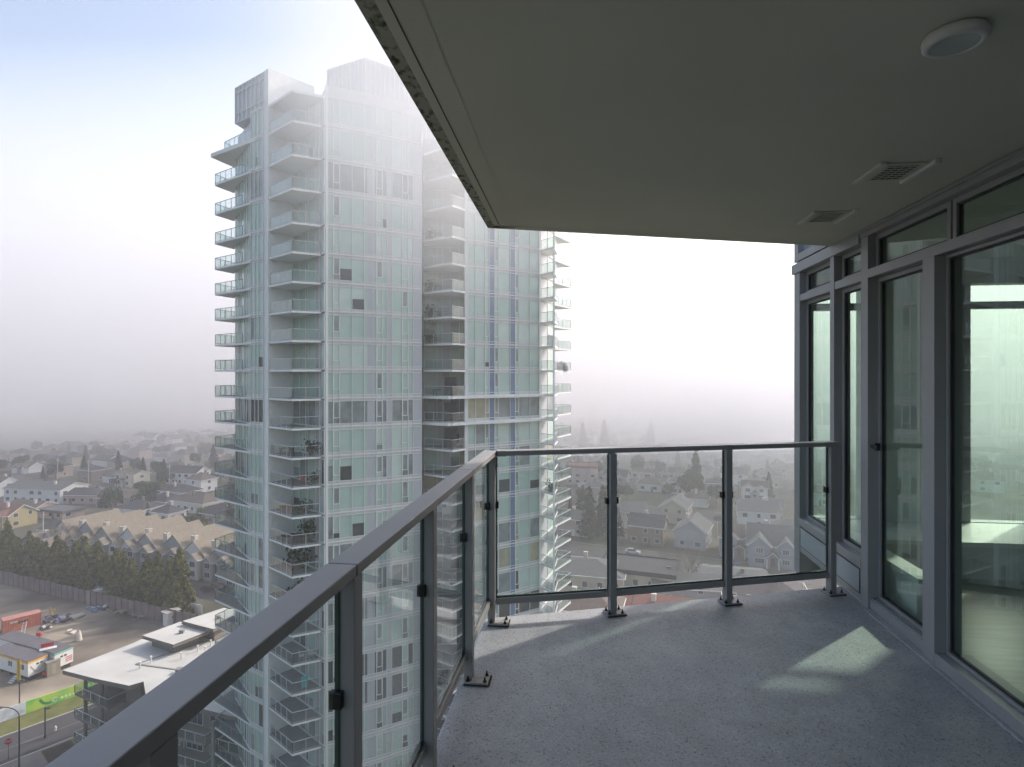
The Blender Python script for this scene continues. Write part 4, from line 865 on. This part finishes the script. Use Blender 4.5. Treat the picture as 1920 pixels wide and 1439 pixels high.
# placed houses (surveyed from the photo): px, py of the base centre, size, style, colours
HERO = [
 (152,1013,27,9,3.0,.42,'gable','white','dark grey','long white one storey building with dark grey roof behind the brown gabled roofs',-.02),
 (95,1030,11,8,3.4,.5,'gable','grey','tan','pale house with brown gable roof and white bargeboards left of the townhouses',1.45),
 (125,1038,11,8,3.4,.5,'gable','grey','tan','brown gabled house behind the power pole, left of the townhouses',1.45),
 (22,985,11,9,4.6,.6,'front','yellow','red brown','yellow gabled house with dark red roof at the left edge',.1),
 (88,938,26,13,5.6,.3,'gable','white','grey','large white walled two storey house with a hazy grey roof',.25),
 (148,940,22,10,3.4,.4,'hip','pink','dark grey','long beige hip roofed bungalow right of the large white house',.35),
 (60,963,15,9,3.0,.4,'gable','pink','brown','small beige house with brown roof below the large white house',.1),
 (110,968,15,8,3.0,.2,'flat','pink','grey','flat roofed beige outbuilding above the long white building',.1),
 (230,945,15,9,3.4,.3,'gable','pink','brown','beige bungalow with brown roof near the red car',.5),
 (352,906,17,10,5.6,.5,'gable','white','dark grey','two storey white and blue house with dark roof and chimney',.2),
 (340,935,14,9,3.6,.5,'hip','white','black','white house with dark hip roof, upper one of the hip roofed pair',.0),
 (372,955,18,11,3.8,.5,'hip','white','brown','wide white house with dark brown hip roof beside the long hedge',.0),
 (312,952,11,9,3.4,.5,'hip','grey','black','grey house with black hip roof left of the hip roofed pair',.0),
 (262,968,12,9,3.4,.5,'hip','white','dark grey','white hip roofed house just behind the townhouse row',.1),
 (316,975,9,7,3.2,.55,'hip','white','dark grey','small white hip roofed garage left of the clipped hedge',.0),
 (1103,1112,17,13,6.2,.28,'hip','cream','grey','cream two storey building with grey roof seen beside the tower balconies',.15),
 (1198,1112,17,11,6.8,.1,'flat','cream','dark grey','flat roofed cream walled duplex with a dark parapet',.05),
 (1290,1128,16,10,4.6,.35,'gable','grey','grey','grey roofed house behind the bare tree, right of the flat roofed duplex',.25),
 (1372,1100,15,8,3.4,.2,'gable','white','grey','pale metal roofed garage with white eaves right of the third railing post',.2),
 (1432,1143,17,12,4.6,.4,'hip','grey','black','house with large black roof just beyond the railing at right',.1),
 (1185,1168,15,11,4.0,.4,'hip','brown','red brown','house with reddish brown roof just above the balcony floor edge',.1),
 (1095,1180,15,11,5.6,.45,'hip','grey','brown','brown hip roofed house low beside the tower balconies',.1),
 (1262,1180,14,10,4.5,.4,'gable','brown','red brown','dark house with orange red roof at the floor edge below the bottom rail',.0),
 (1448,1052,12.5,10,5.6,.85,'front','blue grey','grey','blue grey craftsman house with steep white trimmed gables at the right',.0),
 (1385,1035,10.5,9,5.2,.6,'front','blue grey','brown','house with blue grey gables and a sunlit yellow side wall',.05),
 (1300,1020,11.5,9,5.2,.7,'gable','grey','grey','grey gabled house left of the third railing post',1.5),
 (1215,1015,10.5,9,5.6,.6,'gable','brown','dark grey','dark brown gabled house behind the flat roofed duplex',.0),
 (1420,985,13,10,5.6,.55,'gable','white','grey','white hazy house with grey roof above the craftsman house',.1),
 (1268,975,12,9,5.4,.6,'gable','beige','grey','beige gabled house in thin fog behind the brown gabled house',1.5),
 (1175,985,12,9,5.4,.55,'gable','cream','grey','cream house with grey roof in thin fog beside the second railing post',.4),
 (1092,905,14,12,8.5,.5,'flat','pink','red brown','unfinished pinkish timber framed house with scaffolding in the fog',.2),
]
placed = []
for i, (px, py, L, W_, h, p, st, wc, rc, lab, dr) in enumerate(HERO):
    x, y = g(px, py); placed.append((x,y,max(L,W_)*.55)); house(x, y, GR+dr, L, W_, h, p, st, wc, rc, lab, None, 2, seed=50+i)
# the rest of the neighbourhood, rows along the streets
rnd = random.Random(5); cand = []
rowv = [58, 94, 118, 150, 174, 206, 230, 262, 286, 318, 342, 374, 398, 430, 455, 485]
for ri, v in enumerate(rowv):
    u = -330+rnd.uniform(0,8)
    while u < 520:
        u += rnd.uniform(12,15.5)
        if v > 240: u += rnd.uniform(0,6)
        if abs((u-30)%130-8) < 9: continue
        x, y = N(u, v+rnd.uniform(-2,2))
        if y < 130: continue
        px, py = px_of(x, y)
        if not (-60 < px < 452 or 1052 < px < 1560 or (1560 <= px < 1960 and 250 < y < 430)): continue
        if y > 560: continue
        if v < 70 and px > 700 and y < 150: continue
        if any((x-a)**2+(y-b)**2 < (r+6.2)**2 for a,b,r in placed): continue
        if rnd.random() < .04: continue
        placed.append((x,y,7.5)); cand.append((y,x,px,ri,u,v))
byrow = {}
for c in cand: byrow.setdefault((c[3], c[2] > 700), []).append(c)
for key in byrow: byrow[key].sort(key=lambda c: c[2])
NAME_ROW = ['first','second','third','fourth','fifth','sixth','seventh','eighth','ninth','tenth','eleventh','twelfth','thirteenth','fourteenth','fifteenth','sixteenth']
hi = 0
for (ri, right), lst in sorted(byrow.items()):
    for j, (y, x, px, r_, u, v) in enumerate(lst):
        wc = rnd.choice(['white','white','white','cream','grey','beige','blue grey','brown','pink']); rc = rnd.choice(['dark grey','brown','dark grey','black','grey','brown'])
        st = rnd.choice(['gable','gable','gable','hip','hip','hip','front']); two = rnd.random() < .6
        far = y > 330
        if far: lab = f'{"faint" if y > 430 else "hazy"} {"two storey" if two else "low"} {wc} {st if st != "front" else "gabled"} house fading into fog {"right" if right else "left"} of the tower'
        else: lab = f'{wc} {"tall" if two else "low"} {"hip roofed" if st == "hip" else "gabled"} house, {rc} roof, {("leftmost" if j == 0 else NAME_ROW[min(j,15)]+" from left")} in street row {NAME_ROW[ri]}'
        house(x, y, GR+rnd.uniform(-.05,.05)+(math.pi if (ri%2 and st == 'front' and False) else 0)+(math.pi/2 if st == 'gable' and rnd.random() < .35 else 0), rnd.uniform(9,12), rnd.uniform(7,9), 5.4 if two else 3.2, rnd.uniform(.4,.65), st, wc, rc, lab, 'houses of the neighbourhood', 1 if y < 300 else 0, seed=900+hi); hi += 1
print('houses', hi)
# streets, lanes, yards
for k, v in enumerate((76, 134, 190, 246, 302, 358, 414)):
    o = MB().prism([N(-420,v-4.2),N(600,v-4.2),N(600,v+4.2),N(-420,v+4.2)], 0, .03).obj('road', [M['road']]); tag(o, kind='structure')
    for sg_ in (-1,1):
        o = MB().prism([N(-420,v+sg_*7.0),N(600,v+sg_*7.0),N(600,v+sg_*8.2),N(-420,v+sg_*8.2)], 0, .06).obj('pavement', [M['side']]); tag(o, kind='structure')
for u in (38-130*2, 38-130, 38, 38+130, 38+260):
    o = MB().prism([N(u-4,32),N(u+4,32),N(u+4,480),N(u-4,480)], 0, .026).obj('road', [M['road']]); tag(o, kind='structure')
o = MB().prism([N(-100,7),N(60,7),N(60,13),N(-100,13)], 0, .03).obj('road', [M['road']]); tag(o, kind='structure')
o = MB().prism([N(-100,38),N(28,38),N(28,44),N(-100,44)], 0, .03).obj('lane', [M['side']]); tag(o, kind='structure')
o = MB().prism([N(60,16),N(190,16),N(190,40),N(60,40)], 0, .03).obj('lane', [M['lot']]); tag(o, kind='structure')
# ================================================================= trees
LEAF = {}
def leafmat(name, c1, c2):
    m = mat(name, c1, .8, 0, .9, col2=c2, thr=(.35,.65)); m.node_tree.nodes['Principled BSDF'].inputs['Specular IOR Level'].default_value = .2; return m
LM = dict(con=leafmat('conifer_foliage', (.03,.045,.014), (.20,.195,.05)), dark=leafmat('dark_fir_foliage', (.018,.028,.018), (.045,.06,.035)),
          hedge=leafmat('hedge_foliage', (.03,.045,.012), (.10,.12,.035)), ever=leafmat('evergreen_foliage', (.02,.035,.02), (.055,.08,.04)), bare=mat('bare_twigs', (.16,.125,.10), .95, .25, 1))
def card(mb, p, s, r):
    d = Vector((r.gauss(0,1), r.gauss(0,1), r.gauss(0,.7))).normalized(); e = d.orthogonal().normalized(); e = Matrix.Rotation(r.uniform(0,6.3),3,d)@e; f = d.cross(e)
    e = e*s; f = f*s*r.uniform(.45,.8); mb.add([p-e, p-f*.8, p+e, p+f], [(0,1,2,3)])
def make_conifer(h, rad, n, ls, leaf, seed, name, narrow=1.0):
    r = random.Random(seed); root = empty(name, (0,0,-300)); t = MB(); t.tube((0,0,0),(0,0,h*.5),rad*.10,rad*.055,8); t.tube((0,0,h*.5),(0,0,h*.97),rad*.055,.03,6)
    c = MB(); nb = max(30, n//45); bl_ = []
    for i in range(nb):
        z = h*(.07+.91*(i/nb)**.92); q = 1-(z/h); R_ = rad*(q**.75)*r.uniform(.72,1.12)+.12; a = i*2.399+r.uniform(-.4,.4)
        bl_.append((z,R_,a)); tip = Vector((math.cos(a)*R_, math.sin(a)*R_, z-R_*.12)); t.tube((0,0,z),tip,.05,.015,4)
    tw_ = sum(b[1]**1.4 for b in bl_)
    for (z,R_,a) in bl_:
        k = max(5, int(n*(R_**1.4)/tw_))
        for _ in range(k):
            s = r.random()**.55; wd = R_*.42*(1.1-s*.6); off = r.gauss(0,.45)*wd
            p = Vector((math.cos(a)*R_*s-math.sin(a)*off, math.sin(a)*R_*s+math.cos(a)*off, z-R_*.12*s+r.gauss(0,.16)*R_*.6+.1)); card(c, p, ls*r.uniform(.6,1.3), r)
    t.obj('trunk', [M['bark']], root); c.obj('crown', [leaf], root); return root
def make_broad(h, rad, n, ls, leaf, seed, name):
    r = random.Random(seed); root = empty(name, (0,0,-300)); t = MB(); t.tube((0,0,0),(0,0,h*.35),.25,.18,8); c = MB()
    lobes = []
    for i in range(16):
        a = r.uniform(0,6.3); e = r.uniform(-.5,1.0); d = r.uniform(.35,.8)*rad; p = Vector((math.cos(a)*d*math.cos(e), math.sin(a)*d*math.cos(e), h*.6+math.sin(e)*d*.95)); lobes.append((p, r.uniform(.28,.5)*rad)); t.tube((0,0,h*.3),p,.10,.03,5)
    for p, lr in lobes:
        for _ in range(n//16):
            q = Vector((r.gauss(0,1),r.gauss(0,1),r.gauss(0,1))).normalized()*lr*r.uniform(.5,1.08); card(c, p+q, ls*r.uniform(.6,1.3), r)
    t.obj('trunk', [M['bark']], root); c.obj('crown', [leaf], root); return root
def make_bare(h, seed, name):
    r = random.Random(seed); root = empty(name, (0,0,-300)); t = MB(); tw_ = MB()
    def grow(p, d, L, rad, dep):
        q = p+d*L; (t if dep < 2 else tw_).tube(p,q,rad,rad*.65,5 if dep < 2 else 3)
        if dep == 5: return
        for _ in range(3 if dep else 4):
            nd = (d+Vector((r.gauss(0,.45),r.gauss(0,.45),r.gauss(.12,.25)))).normalized(); grow(q, nd, L*r.uniform(.62,.82), rad*.6, dep+1)
    grow(Vector((0,0,0)), Vector((0,0,1)), h*.26, .18, 0)
    t.obj('trunk', [M['bark']], root); tw_.obj('crown', [LM['bare']], root); return root
P = {'con': [make_conifer(12,3.1,5600,.29,LM['con'],s,'conifer') for s in (1,2,3)],
     'fir': [make_conifer(17,3.6,2600,.5,LM['dark'],s,'fir_tree') for s in (4,5)],
     'broad': [make_broad(9,4.2,2400,.42,LM['ever'],s,'evergreen_tree') for s in (6,7)],
     'bare': [make_bare(10,s,'bare_tree') for s in (8,9)]}
used = set()
def plant(kind, i, x, y, sc_, rz, label, group):
    pr = P[kind][i%len(P[kind])]; o = copy_tree(pr); o.location = (x,y,0); o.scale = (sc_*(.9+.2*((i*37)%10)/10), sc_, sc_*(.92+.16*((i*53)%10)/10)); o.rotation_euler = (0,0,rz); tag(o, label, {'con':'conifer','fir':'fir tree','broad':'tree','bare':'bare tree'}[kind], group); return o
rt = random.Random(21)
u = -112; i = 0
while u < 1:
    x, y = N(u, -1.2+rt.uniform(-.7,.7)); s_ = rt.uniform(.88,1.12)*(1.22 if u > -4.5 else 1)
    if u > -62: j = int((u+62)/3.55)
    plant('con', i, x, y, s_, rt.uniform(0,6.3), f'olive conifer, {"tallest, at right end" if u > -4.5 else NAME_ROW[i%16]+" from left in "+("left" if i < 16 else "right")+" half"} of the fence row', 'conifers in a row behind the panel fence')
    u += rt.uniform(3.2,3.9); i += 1
HT = [('fir',1093,845,1.25,'tall dark fir standing against the fog, leftmost of three above the railing'),('fir',1133,845,1.3,'tall pointed fir against the fog, middle of three above the railing'),('fir',1220,850,1.2,'tall fir against the fog, rightmost of three above the railing'),
      ('fir',222,895,.75,'dark fir between houses left of the tower, taller of a close pair'),('fir',158,898,.72,'dark fir near the power poles at left'),('fir',268,905,.72,'dark fir right of the close pair, left of the tower'),
      ('broad',208,965,1.0,'large dark rounded evergreen among the bungalows at left'),('broad',185,862,1.0,'rounded dark tree in thin fog at left'),('fir',1105,1010,1.0,'very dark fir mass beside the tower balconies, left one'),('fir',1130,1005,.95,'very dark fir mass beside the tower balconies, right one'),
      ('fir',400,880,.9,'dark fir right beside the tower left balconies'),('bare',1292,1118,1.25,'bare brown tree in front of the grey roofed house'),('bare',1255,1120,.9,'small bare tree right of the flat roofed duplex'),('bare',118,1055,1.2,'bare pale tree between the conifers and the townhouses'),('bare',1160,935,1.1,'bare tree in fog left of the second railing post'),
      ('broad',1295,935,1.3,'rounded dark tree in fog behind the second glass panel'),('fir',1305,925,1.1,'dark fir in fog behind the second glass panel'),('bare',1230,900,1.3,'large bare tree in fog behind the second glass panel')]
for i, (k, px, py, s_, lab) in enumerate(HT): x, y = g(px,py); plant(k, i, x, y, s_, i*1.1, lab, None)
cnt = 0
for t in range(2600):
    v = rt.uniform(46,480); u = rt.uniform(-330,520); x, y = N(u,v)
    if y < 150 or y > 620: continue
    px, py = px_of(x,y)
    if not (-60 < px < 452 or 1052 < px < 1500 or (1500 <= px < 1960 and 260 < y < 450)): continue
    if any((x-a)**2+(y-b)**2 < (r_*.8)**2 for a,b,r_ in placed) or min(abs(v-q) for q in (76,134,190,246,302,358,414)) < 6: continue
    k = rt.choice(['fir','broad','bare','broad','broad','bare']); k = 'broad' if (y > 290 and k == 'fir' and rt.random() < .75) else k
    s_ = rt.uniform(.45,.95) if k != 'fir' else rt.uniform(.35,.75)
    side_ = 'right' if px > 700 else 'left'
    adj = {'fir':'dark pointed fir','broad':'rounded green tree','bare':'leafless brown tree'}[k]
    dist = 'near the front houses' if y < 230 else 'among the middle rows of houses' if y < 340 else 'fading into the fog'
    plant(k, cnt, x, y, s_, rt.uniform(0,6.3), f'{adj} {dist} {side_} of the tower', f'{adj}s {dist} {side_} of the tower'); placed.append((x,y,2.2)); cnt += 1
    if cnt >= 430: break
print('trees', cnt)
for l_ in P.values():
    for r_ in l_:
        for ch in list(r_.children): bpy.data.objects.remove(ch)
        bpy.data.objects.remove(r_)
# hedges
def hedge(p, q, wd, h, lab, seed):
    r = random.Random(seed); p, q = V2(p), V2(q); L = (q-p).length; u_ = (q-p)/L; n_ = Vector((-u_.y,u_.x)); mb = MB(); cr = MB(); cr.beam(p+u_*.3,q-u_*.3,wd-.5,0,z=(.1,h-.25))
    for _ in range(int(L*h*26)):
        s = r.uniform(0,L); t = r.choice((-1,1))*wd/2; z = r.uniform(0,h)
        if r.random() < .4: t = r.uniform(-wd/2,wd/2); z = h
        a = p+u_*s+n_*t; card(mb, Vector((a.x+r.gauss(0,.06),a.y+r.gauss(0,.06),z+r.gauss(0,.06))), .3, r)
    o = mb.obj('hedge', [LM['hedge']]); tag(o, lab, 'hedge'); k = cr.obj('inner_growth', [LM['hedge']], o)
hedge(g(331,992),g(384,1000),3.4,4.0,'tall clipped hedge with flat sunlit top beyond the townhouses',1)
hedge(g(372,968),g(440,952),3.0,2.6,'long lower hedge running to the tower beyond the clipped one',2)
hedge(g(262,922),g(306,925),2.6,4.2,'dark tall hedge behind the red car',3)
# wooden utility poles
for i, (px, py, h) in enumerate(((81,1030,11),(166,905,11),(239,908,11),(279,905,11),(318,915,11),(108,900,11),(1135,985,10))):
    x, y = g(px,py); f = MB(); f.tube((x,y,0),(x,y,h),.17,.12,8); f.box(x-1.2,x+1.2,y-.06,y+.06,h-1.0,h-.85); f.box(x-.9,x+.9,y-.06,y+.06,h-1.8,h-1.68)
    o = f.obj('utility_pole', [M['chim']]); o['label'] = ['pale utility pole in front of the brown gabled roofs','utility pole beside the left dark fir','utility pole right of the close pair of firs','utility pole between firs, centre left','utility pole nearest the tower on the left','utility pole left of the large white house in haze','utility pole seen through the first glass panel right of the tower'][i]; o['category'] = 'utility pole'; o['group'] = 'utility poles along the streets'
# cars
def car(x, y, rz, col, lab, grp='parked cars'):
    c = empty('parked_car', (x,y,.03), rz); tag(c, lab, 'car', grp); pm_ = mat('car_paint_'+'_'.join(str(int(a*100)) for a in col), col, .25, coat=.6)
    f = MB(); prof = [(-2.2,.35),(-2.2,.8),(-1.9,.95),(1.0,.95),(2.0,.82),(2.2,.6),(2.2,.35)]; n_ = len(prof)
    f.add([(x_,-.88,z_) for x_,z_ in prof]+[(x_,.88,z_) for x_,z_ in prof], [tuple(range(n_)),tuple(range(2*n_-1,n_-1,-1))]+[(i,n_+i,n_+(i+1)%n_,(i+1)%n_) for i in range(n_)]); f.obj('body', [pm_], c)
    f = MB(); pr = [(-1.7,.96),(-1.3,1.42),(.2,1.45),(1.0,.96)]; f.add([(x_,-.76+(.12 if z_>1 else 0),z_) for x_,z_ in pr]+[(x_,.76-(.12 if z_>1 else 0),z_) for x_,z_ in pr], [(0,1,2,3),(7,6,5,4),(0,4,5,1),(2,6,7,3)]); f.obj('window', [M['glz']], c)
    MB().prism([(-1.3,-.63),(.2,-.63),(.2,.63),(-1.3,.63)],1.43,1.48).obj('roof', [pm_], c)
    for wx in (-1.4,1.4):
        for wy in (-.9,.72): MB().tube((wx,wy,.33),(wx,wy+.18,.33),.33,n=12).obj('wheel', [M['steel']], c)
for i, (px, py, rz, col, lab) in enumerate(((275,937,.2,(.45,.03,.03),'bright red car on the driveway beyond the townhouses'),(238,948,.1,(.6,.6,.6),'white car left of the red car near the beige bungalow'),(262,913,.1,(.03,.05,.2),'dark blue car by the tall dark hedge'),
    (372,925,.1,(.6,.6,.6),'white van like car above the wide hip roofed house'),(155,978,.2,(.5,.5,.52),'silver car under the pale carport at left'),(170,985,1.2,(.05,.05,.06),'black car beside the pale carport at left'),
    (1120,1102,.9,(.6,.6,.6),'white car on the lane beside the lowest tower balconies'),(1080,1085,.2,(.62,.62,.6),'white car beside the cream building, nearest the tower'),(1330,1100,1.3,(.5,.5,.5),'silver car beside the metal roofed garage'),
    (1108,898,.1,(.6,.6,.6),'white car in the fog beside the unfinished timber house'),(395,1108,.4,(.05,.05,.06),'dark car on the yard left of the tower below the townhouses'),(172,898,.1,(.6,.6,.6),'white car on the hazy street by the left poles'))):
    x, y = g(px,py); car(x, y, GR+rz, col, lab)
rc_ = random.Random(3)
k = 0
for v in (72.5,79.5,130.5,193.5,249):
    u = -200
    while u < 240:
        u += rc_.uniform(9,30); x, y = N(u,v); px, py = px_of(x,y)
        if not (0 < px < 450 or 1055 < px < 1500) or y < 140 or y > 330: continue
        car(x,y,GR,rc_.choice([(.5,.5,.5),(.05,.05,.06),(.3,.32,.34),(.25,.03,.03),(.05,.08,.2)]),f'small hazy car parked along the street {"right" if px > 700 else "left"} of the tower','small parked cars along the hazy streets'); k += 1
# ================================================================= things on the tower's balconies
def chair(x, y, z, rz, m, lab, kind='chair'):
    c = empty('patio_chair', (x,y,z), rz); tag(c, lab, 'chair', 'patio chairs on the tower balconies'); MB().box(-.25,.25,-.25,.25,.4,.46).obj('seat',[m],c); MB().box(-.25,.25,.22,.27,.46,.95).obj('backrest',[m],c)
    for a in (-.22,.22):
        for b in (-.22,.22): MB().tube((a,b,0),(a,b,.4),.025,n=5).obj('leg',[m],c)
def table(x, y, z, rz, m, lab, sx=.6, sy=.4):
    c = empty('patio_table', (x,y,z), rz); tag(c, lab, 'table', 'patio tables on the tower balconies'); MB().box(-sx,sx,-sy,sy,.7,.75).obj('tabletop',[m],c)
    for a in (-sx+.06,sx-.06):
        for b in (-sy+.06,sy-.06): MB().tube((a,b,0),(a,b,.7),.03,n=5).obj('leg',[m],c)
def pot(x, y, z, s, lab, seed):
    r = random.Random(seed); c = empty('potted_plant', (x,y,z)); tag(c, lab, 'plant', 'potted plants on the tower balconies'); MB().tube((0,0,0),(0,0,.4*s),.16*s,.22*s,10).obj('pot',[M['conc_d']],c); f = MB()
    for _ in range(160): f_ = Vector((r.gauss(0,.28),r.gauss(0,.28),.75+r.gauss(0,.28)))*s; card(f, f_, .12*s, r)
    f.obj('foliage',[LM['ever']],c)
zk = lambda k: LV[18+k]
AX = [(-22.0,58.6),(-21.2,58.8),(-20.4,58.7),(-22.6,59.4),(-21.6,59.6)]; DK = M['steel']; WHT = M['white']
k0 = {'a':-3,'b':-4,'c':-5,'d':-6,'e':-7,'f':-10,'g':-11}
chair(-21.9,58.3,zk(-3),.5,DK,'dark chair on the fifth recessed balcony below eye level, beside a tan table'); table(-22.8,59.2,zk(-3),.5,M['wood'],'tan table on the cluttered recessed balcony left of the corner column'); chair(-20.6,58.6,zk(-3),2,WHT,'white chair at the railing of the cluttered recessed balcony'); pot(-20.0,58.5,zk(-3),1.2,'leafy pot plant near the glass on the cluttered recessed balcony',1)
table(-22.4,59.0,zk(-5),.5,M['wood'],'long tan bench table on the recessed balcony with a green pot',.9,.35); pot(-20.9,58.4,zk(-5),1.1,'green pot plant by the tan bench table',2); pot(-19.9,58.7,zk(-4),1.0,'pot plant on the balcony above the tan bench table',3); chair(-20.7,58.6,zk(-4),1,M['red'],'small reddish chair on the recessed balcony above the tan bench')
table(-22.0,58.7,zk(-6),.5,DK,'black covered table on the recessed balcony under the tan bench',1.0,.6); pot(-20.6,58.9,zk(-6),1.7,'tall dark plant behind the black covered table',4); pot(-21.6,59.1,zk(-7),2.0,'bushy dark plant filling the recessed balcony',5); pot(-20.6,58.8,zk(-8),1.9,'dark bushy plant partly hidden by our handrail',6)
chair(-20.9,58.3,zk(-10),1.9,WHT,'white patio chair behind the railing low on the tower, left one'); chair(-20.1,58.6,zk(-10),2.3,WHT,'white patio chair behind the railing low on the tower, right one'); 
bd = MB().box(-.3,.3,-.03,.03,.05,1.2).obj('paddle_board',[mat('turquoise_board',(.02,.36,.40),.4)],None,(-20.6,58.3,zk(-11)),.5); tag(bd,'turquoise board standing upright against a lower balcony railing','board')
table(-8.0,64.5,zk(-1),.6,DK,'dark table on the second recess balcony level with the ledges'); 
for k_ in (-1,-2,-3): 
    b_ = MB().box(-.7,.7,-.04,.04,0,2.1).obj('privacy_screen',[M['steel']],None,(-6.9,66.0,zk(k_)),.2); tag(b_,f'black screen standing on the second recess balcony, {["upper","middle","lowest"][-k_-1]} of three','screen','black screens on three balconies')
for i_, k_ in enumerate((1,2,3,5)): table(-8.3,65.0,zk(k_),.6,M['conc_d'],f'grey patio table high on the second recess balcony stack, {["lowest","second","third","highest"][i_]} one'); pot(-9.1,65.2,zk(k_),1.1,f'pot plant beside the high grey patio table, {["lowest","second","third","highest"][i_]} one',40+i_)
pot(4.6,69.4,zk(-5),1.0,'red leaved planter on the narrow side balcony right of the tower',9)
cv = MB(); cv.tube((0,0,.0),(0,0,.6),.95,.9,14); cv.tube((0,0,.6),(0,0,1.05),.9,.62,14); cv.tube((0,0,1.05),(0,0,1.25),.62,.1,14); o = cv.obj('covered_furniture',[mat('grey_cover',(.22,.22,.23),.9,.1,3)],None,(6.7,79.3,zk(0))); tag(o,'round grey covered furniture on the far right balcony just at eye level','cover')
# ================================================================= haze, the fog bank beyond the houses and a wisp before the tower top
def air(name, mb, dens, col, an, smooth=False):
    ho = mb.obj(name, [bpy.data.materials.new(name+'_air')], smooth=smooth); tag(ho, kind='stuff')
    m = ho.data.materials[0]; m.use_nodes = True; n = m.node_tree.nodes; l = m.node_tree.links; n.clear()
    o_ = n.new('ShaderNodeOutputMaterial'); pv = n.new('ShaderNodeVolumePrincipled'); l.new(pv.outputs[0], o_.inputs['Volume'])
    pv.inputs['Color'].default_value = (*col,1); pv.inputs['Density'].default_value = dens; pv.inputs['Anisotropy'].default_value = an; return ho
air('haze', MB().box(-1500, 1500, -200, 2300, -1.5, 227), HAZE, (.975,.966,.98), .45)
air('fog_bank', MB().box(-1400, 1400, 300, 2200, -1.3, 225), .0045, (.968,.958,.972), .5)
wm = MB(); nu, nv = 48, 24
vs = [(math.cos(2*math.pi*i/nu)*math.sin(math.pi*j/nv), math.sin(2*math.pi*i/nu)*math.sin(math.pi*j/nv), math.cos(math.pi*j/nv)) for j in range(1,nv) for i in range(nu)]+[(0,0,1),(0,0,-1)]
fs = [(j*nu+i, (j+1)*nu+i, (j+1)*nu+(i+1)%nu, j*nu+(i+1)%nu) for j in range(nv-2) for i in range(nu)]
fs += [(len(vs)-2, i, (i+1)%nu) for i in range(nu)]+[(len(vs)-1, (nv-2)*nu+(i+1)%nu, (nv-2)*nu+i) for i in range(nu)]
for nm, c, r_, dn, ns in (('fog_wisp', (-5,40,CAMZ+21.5), (19,11,21), .19, .10), ('fog_patch', (150,345,22), (190,155,62), .038, .012), ('fog_patch', (-330,520,25), (200,150,70), .016, .012)):
    w_ = MB().add([(c[0]+x*r_[0], c[1]+y*r_[1], c[2]+z*r_[2]) for x,y,z in vs], fs); fo = air(nm, w_, dn, (.985,.98,.99), .35, True)
    n = fo.data.materials[0].node_tree.nodes; l = fo.data.materials[0].node_tree.links; pv = [q for q in n if q.type == 'PRINCIPLED_VOLUME'][0]
    tc = n.new('ShaderNodeTexCoord'); mp = n.new('ShaderNodeMapping'); mp.vector_type = 'TEXTURE'; mp.inputs['Location'].default_value = c; mp.inputs['Scale'].default_value = r_
    l.new(tc.outputs['Object'], mp.inputs[0]); gr = n.new('ShaderNodeTexGradient'); gr.gradient_type = 'QUADRATIC_SPHERE'; l.new(mp.outputs[0], gr.inputs[0])
    nz = n.new('ShaderNodeTexNoise'); nz.inputs['Scale'].default_value = ns; nz.inputs['Detail'].default_value = 3; l.new(tc.outputs['Object'], nz.inputs[0])
    mr = n.new('ShaderNodeMapRange'); mr.inputs[1].default_value = .35; mr.inputs[2].default_value = .65; mr.inputs[3].default_value = .45; mr.inputs[4].default_value = 1.4; l.new(nz.outputs[0], mr.inputs[0])
    m1 = n.new('ShaderNodeMath'); m1.operation = 'MULTIPLY'; l.new(gr.outputs['Fac'], m1.inputs[0]); l.new(mr.outputs[0], m1.inputs[1])
    m2 = n.new('ShaderNodeMath'); m2.operation = 'MULTIPLY'; l.new(m1.outputs[0], m2.inputs[0]); m2.inputs[1].default_value = dn; l.new(m2.outputs[0], pv.inputs['Density'])
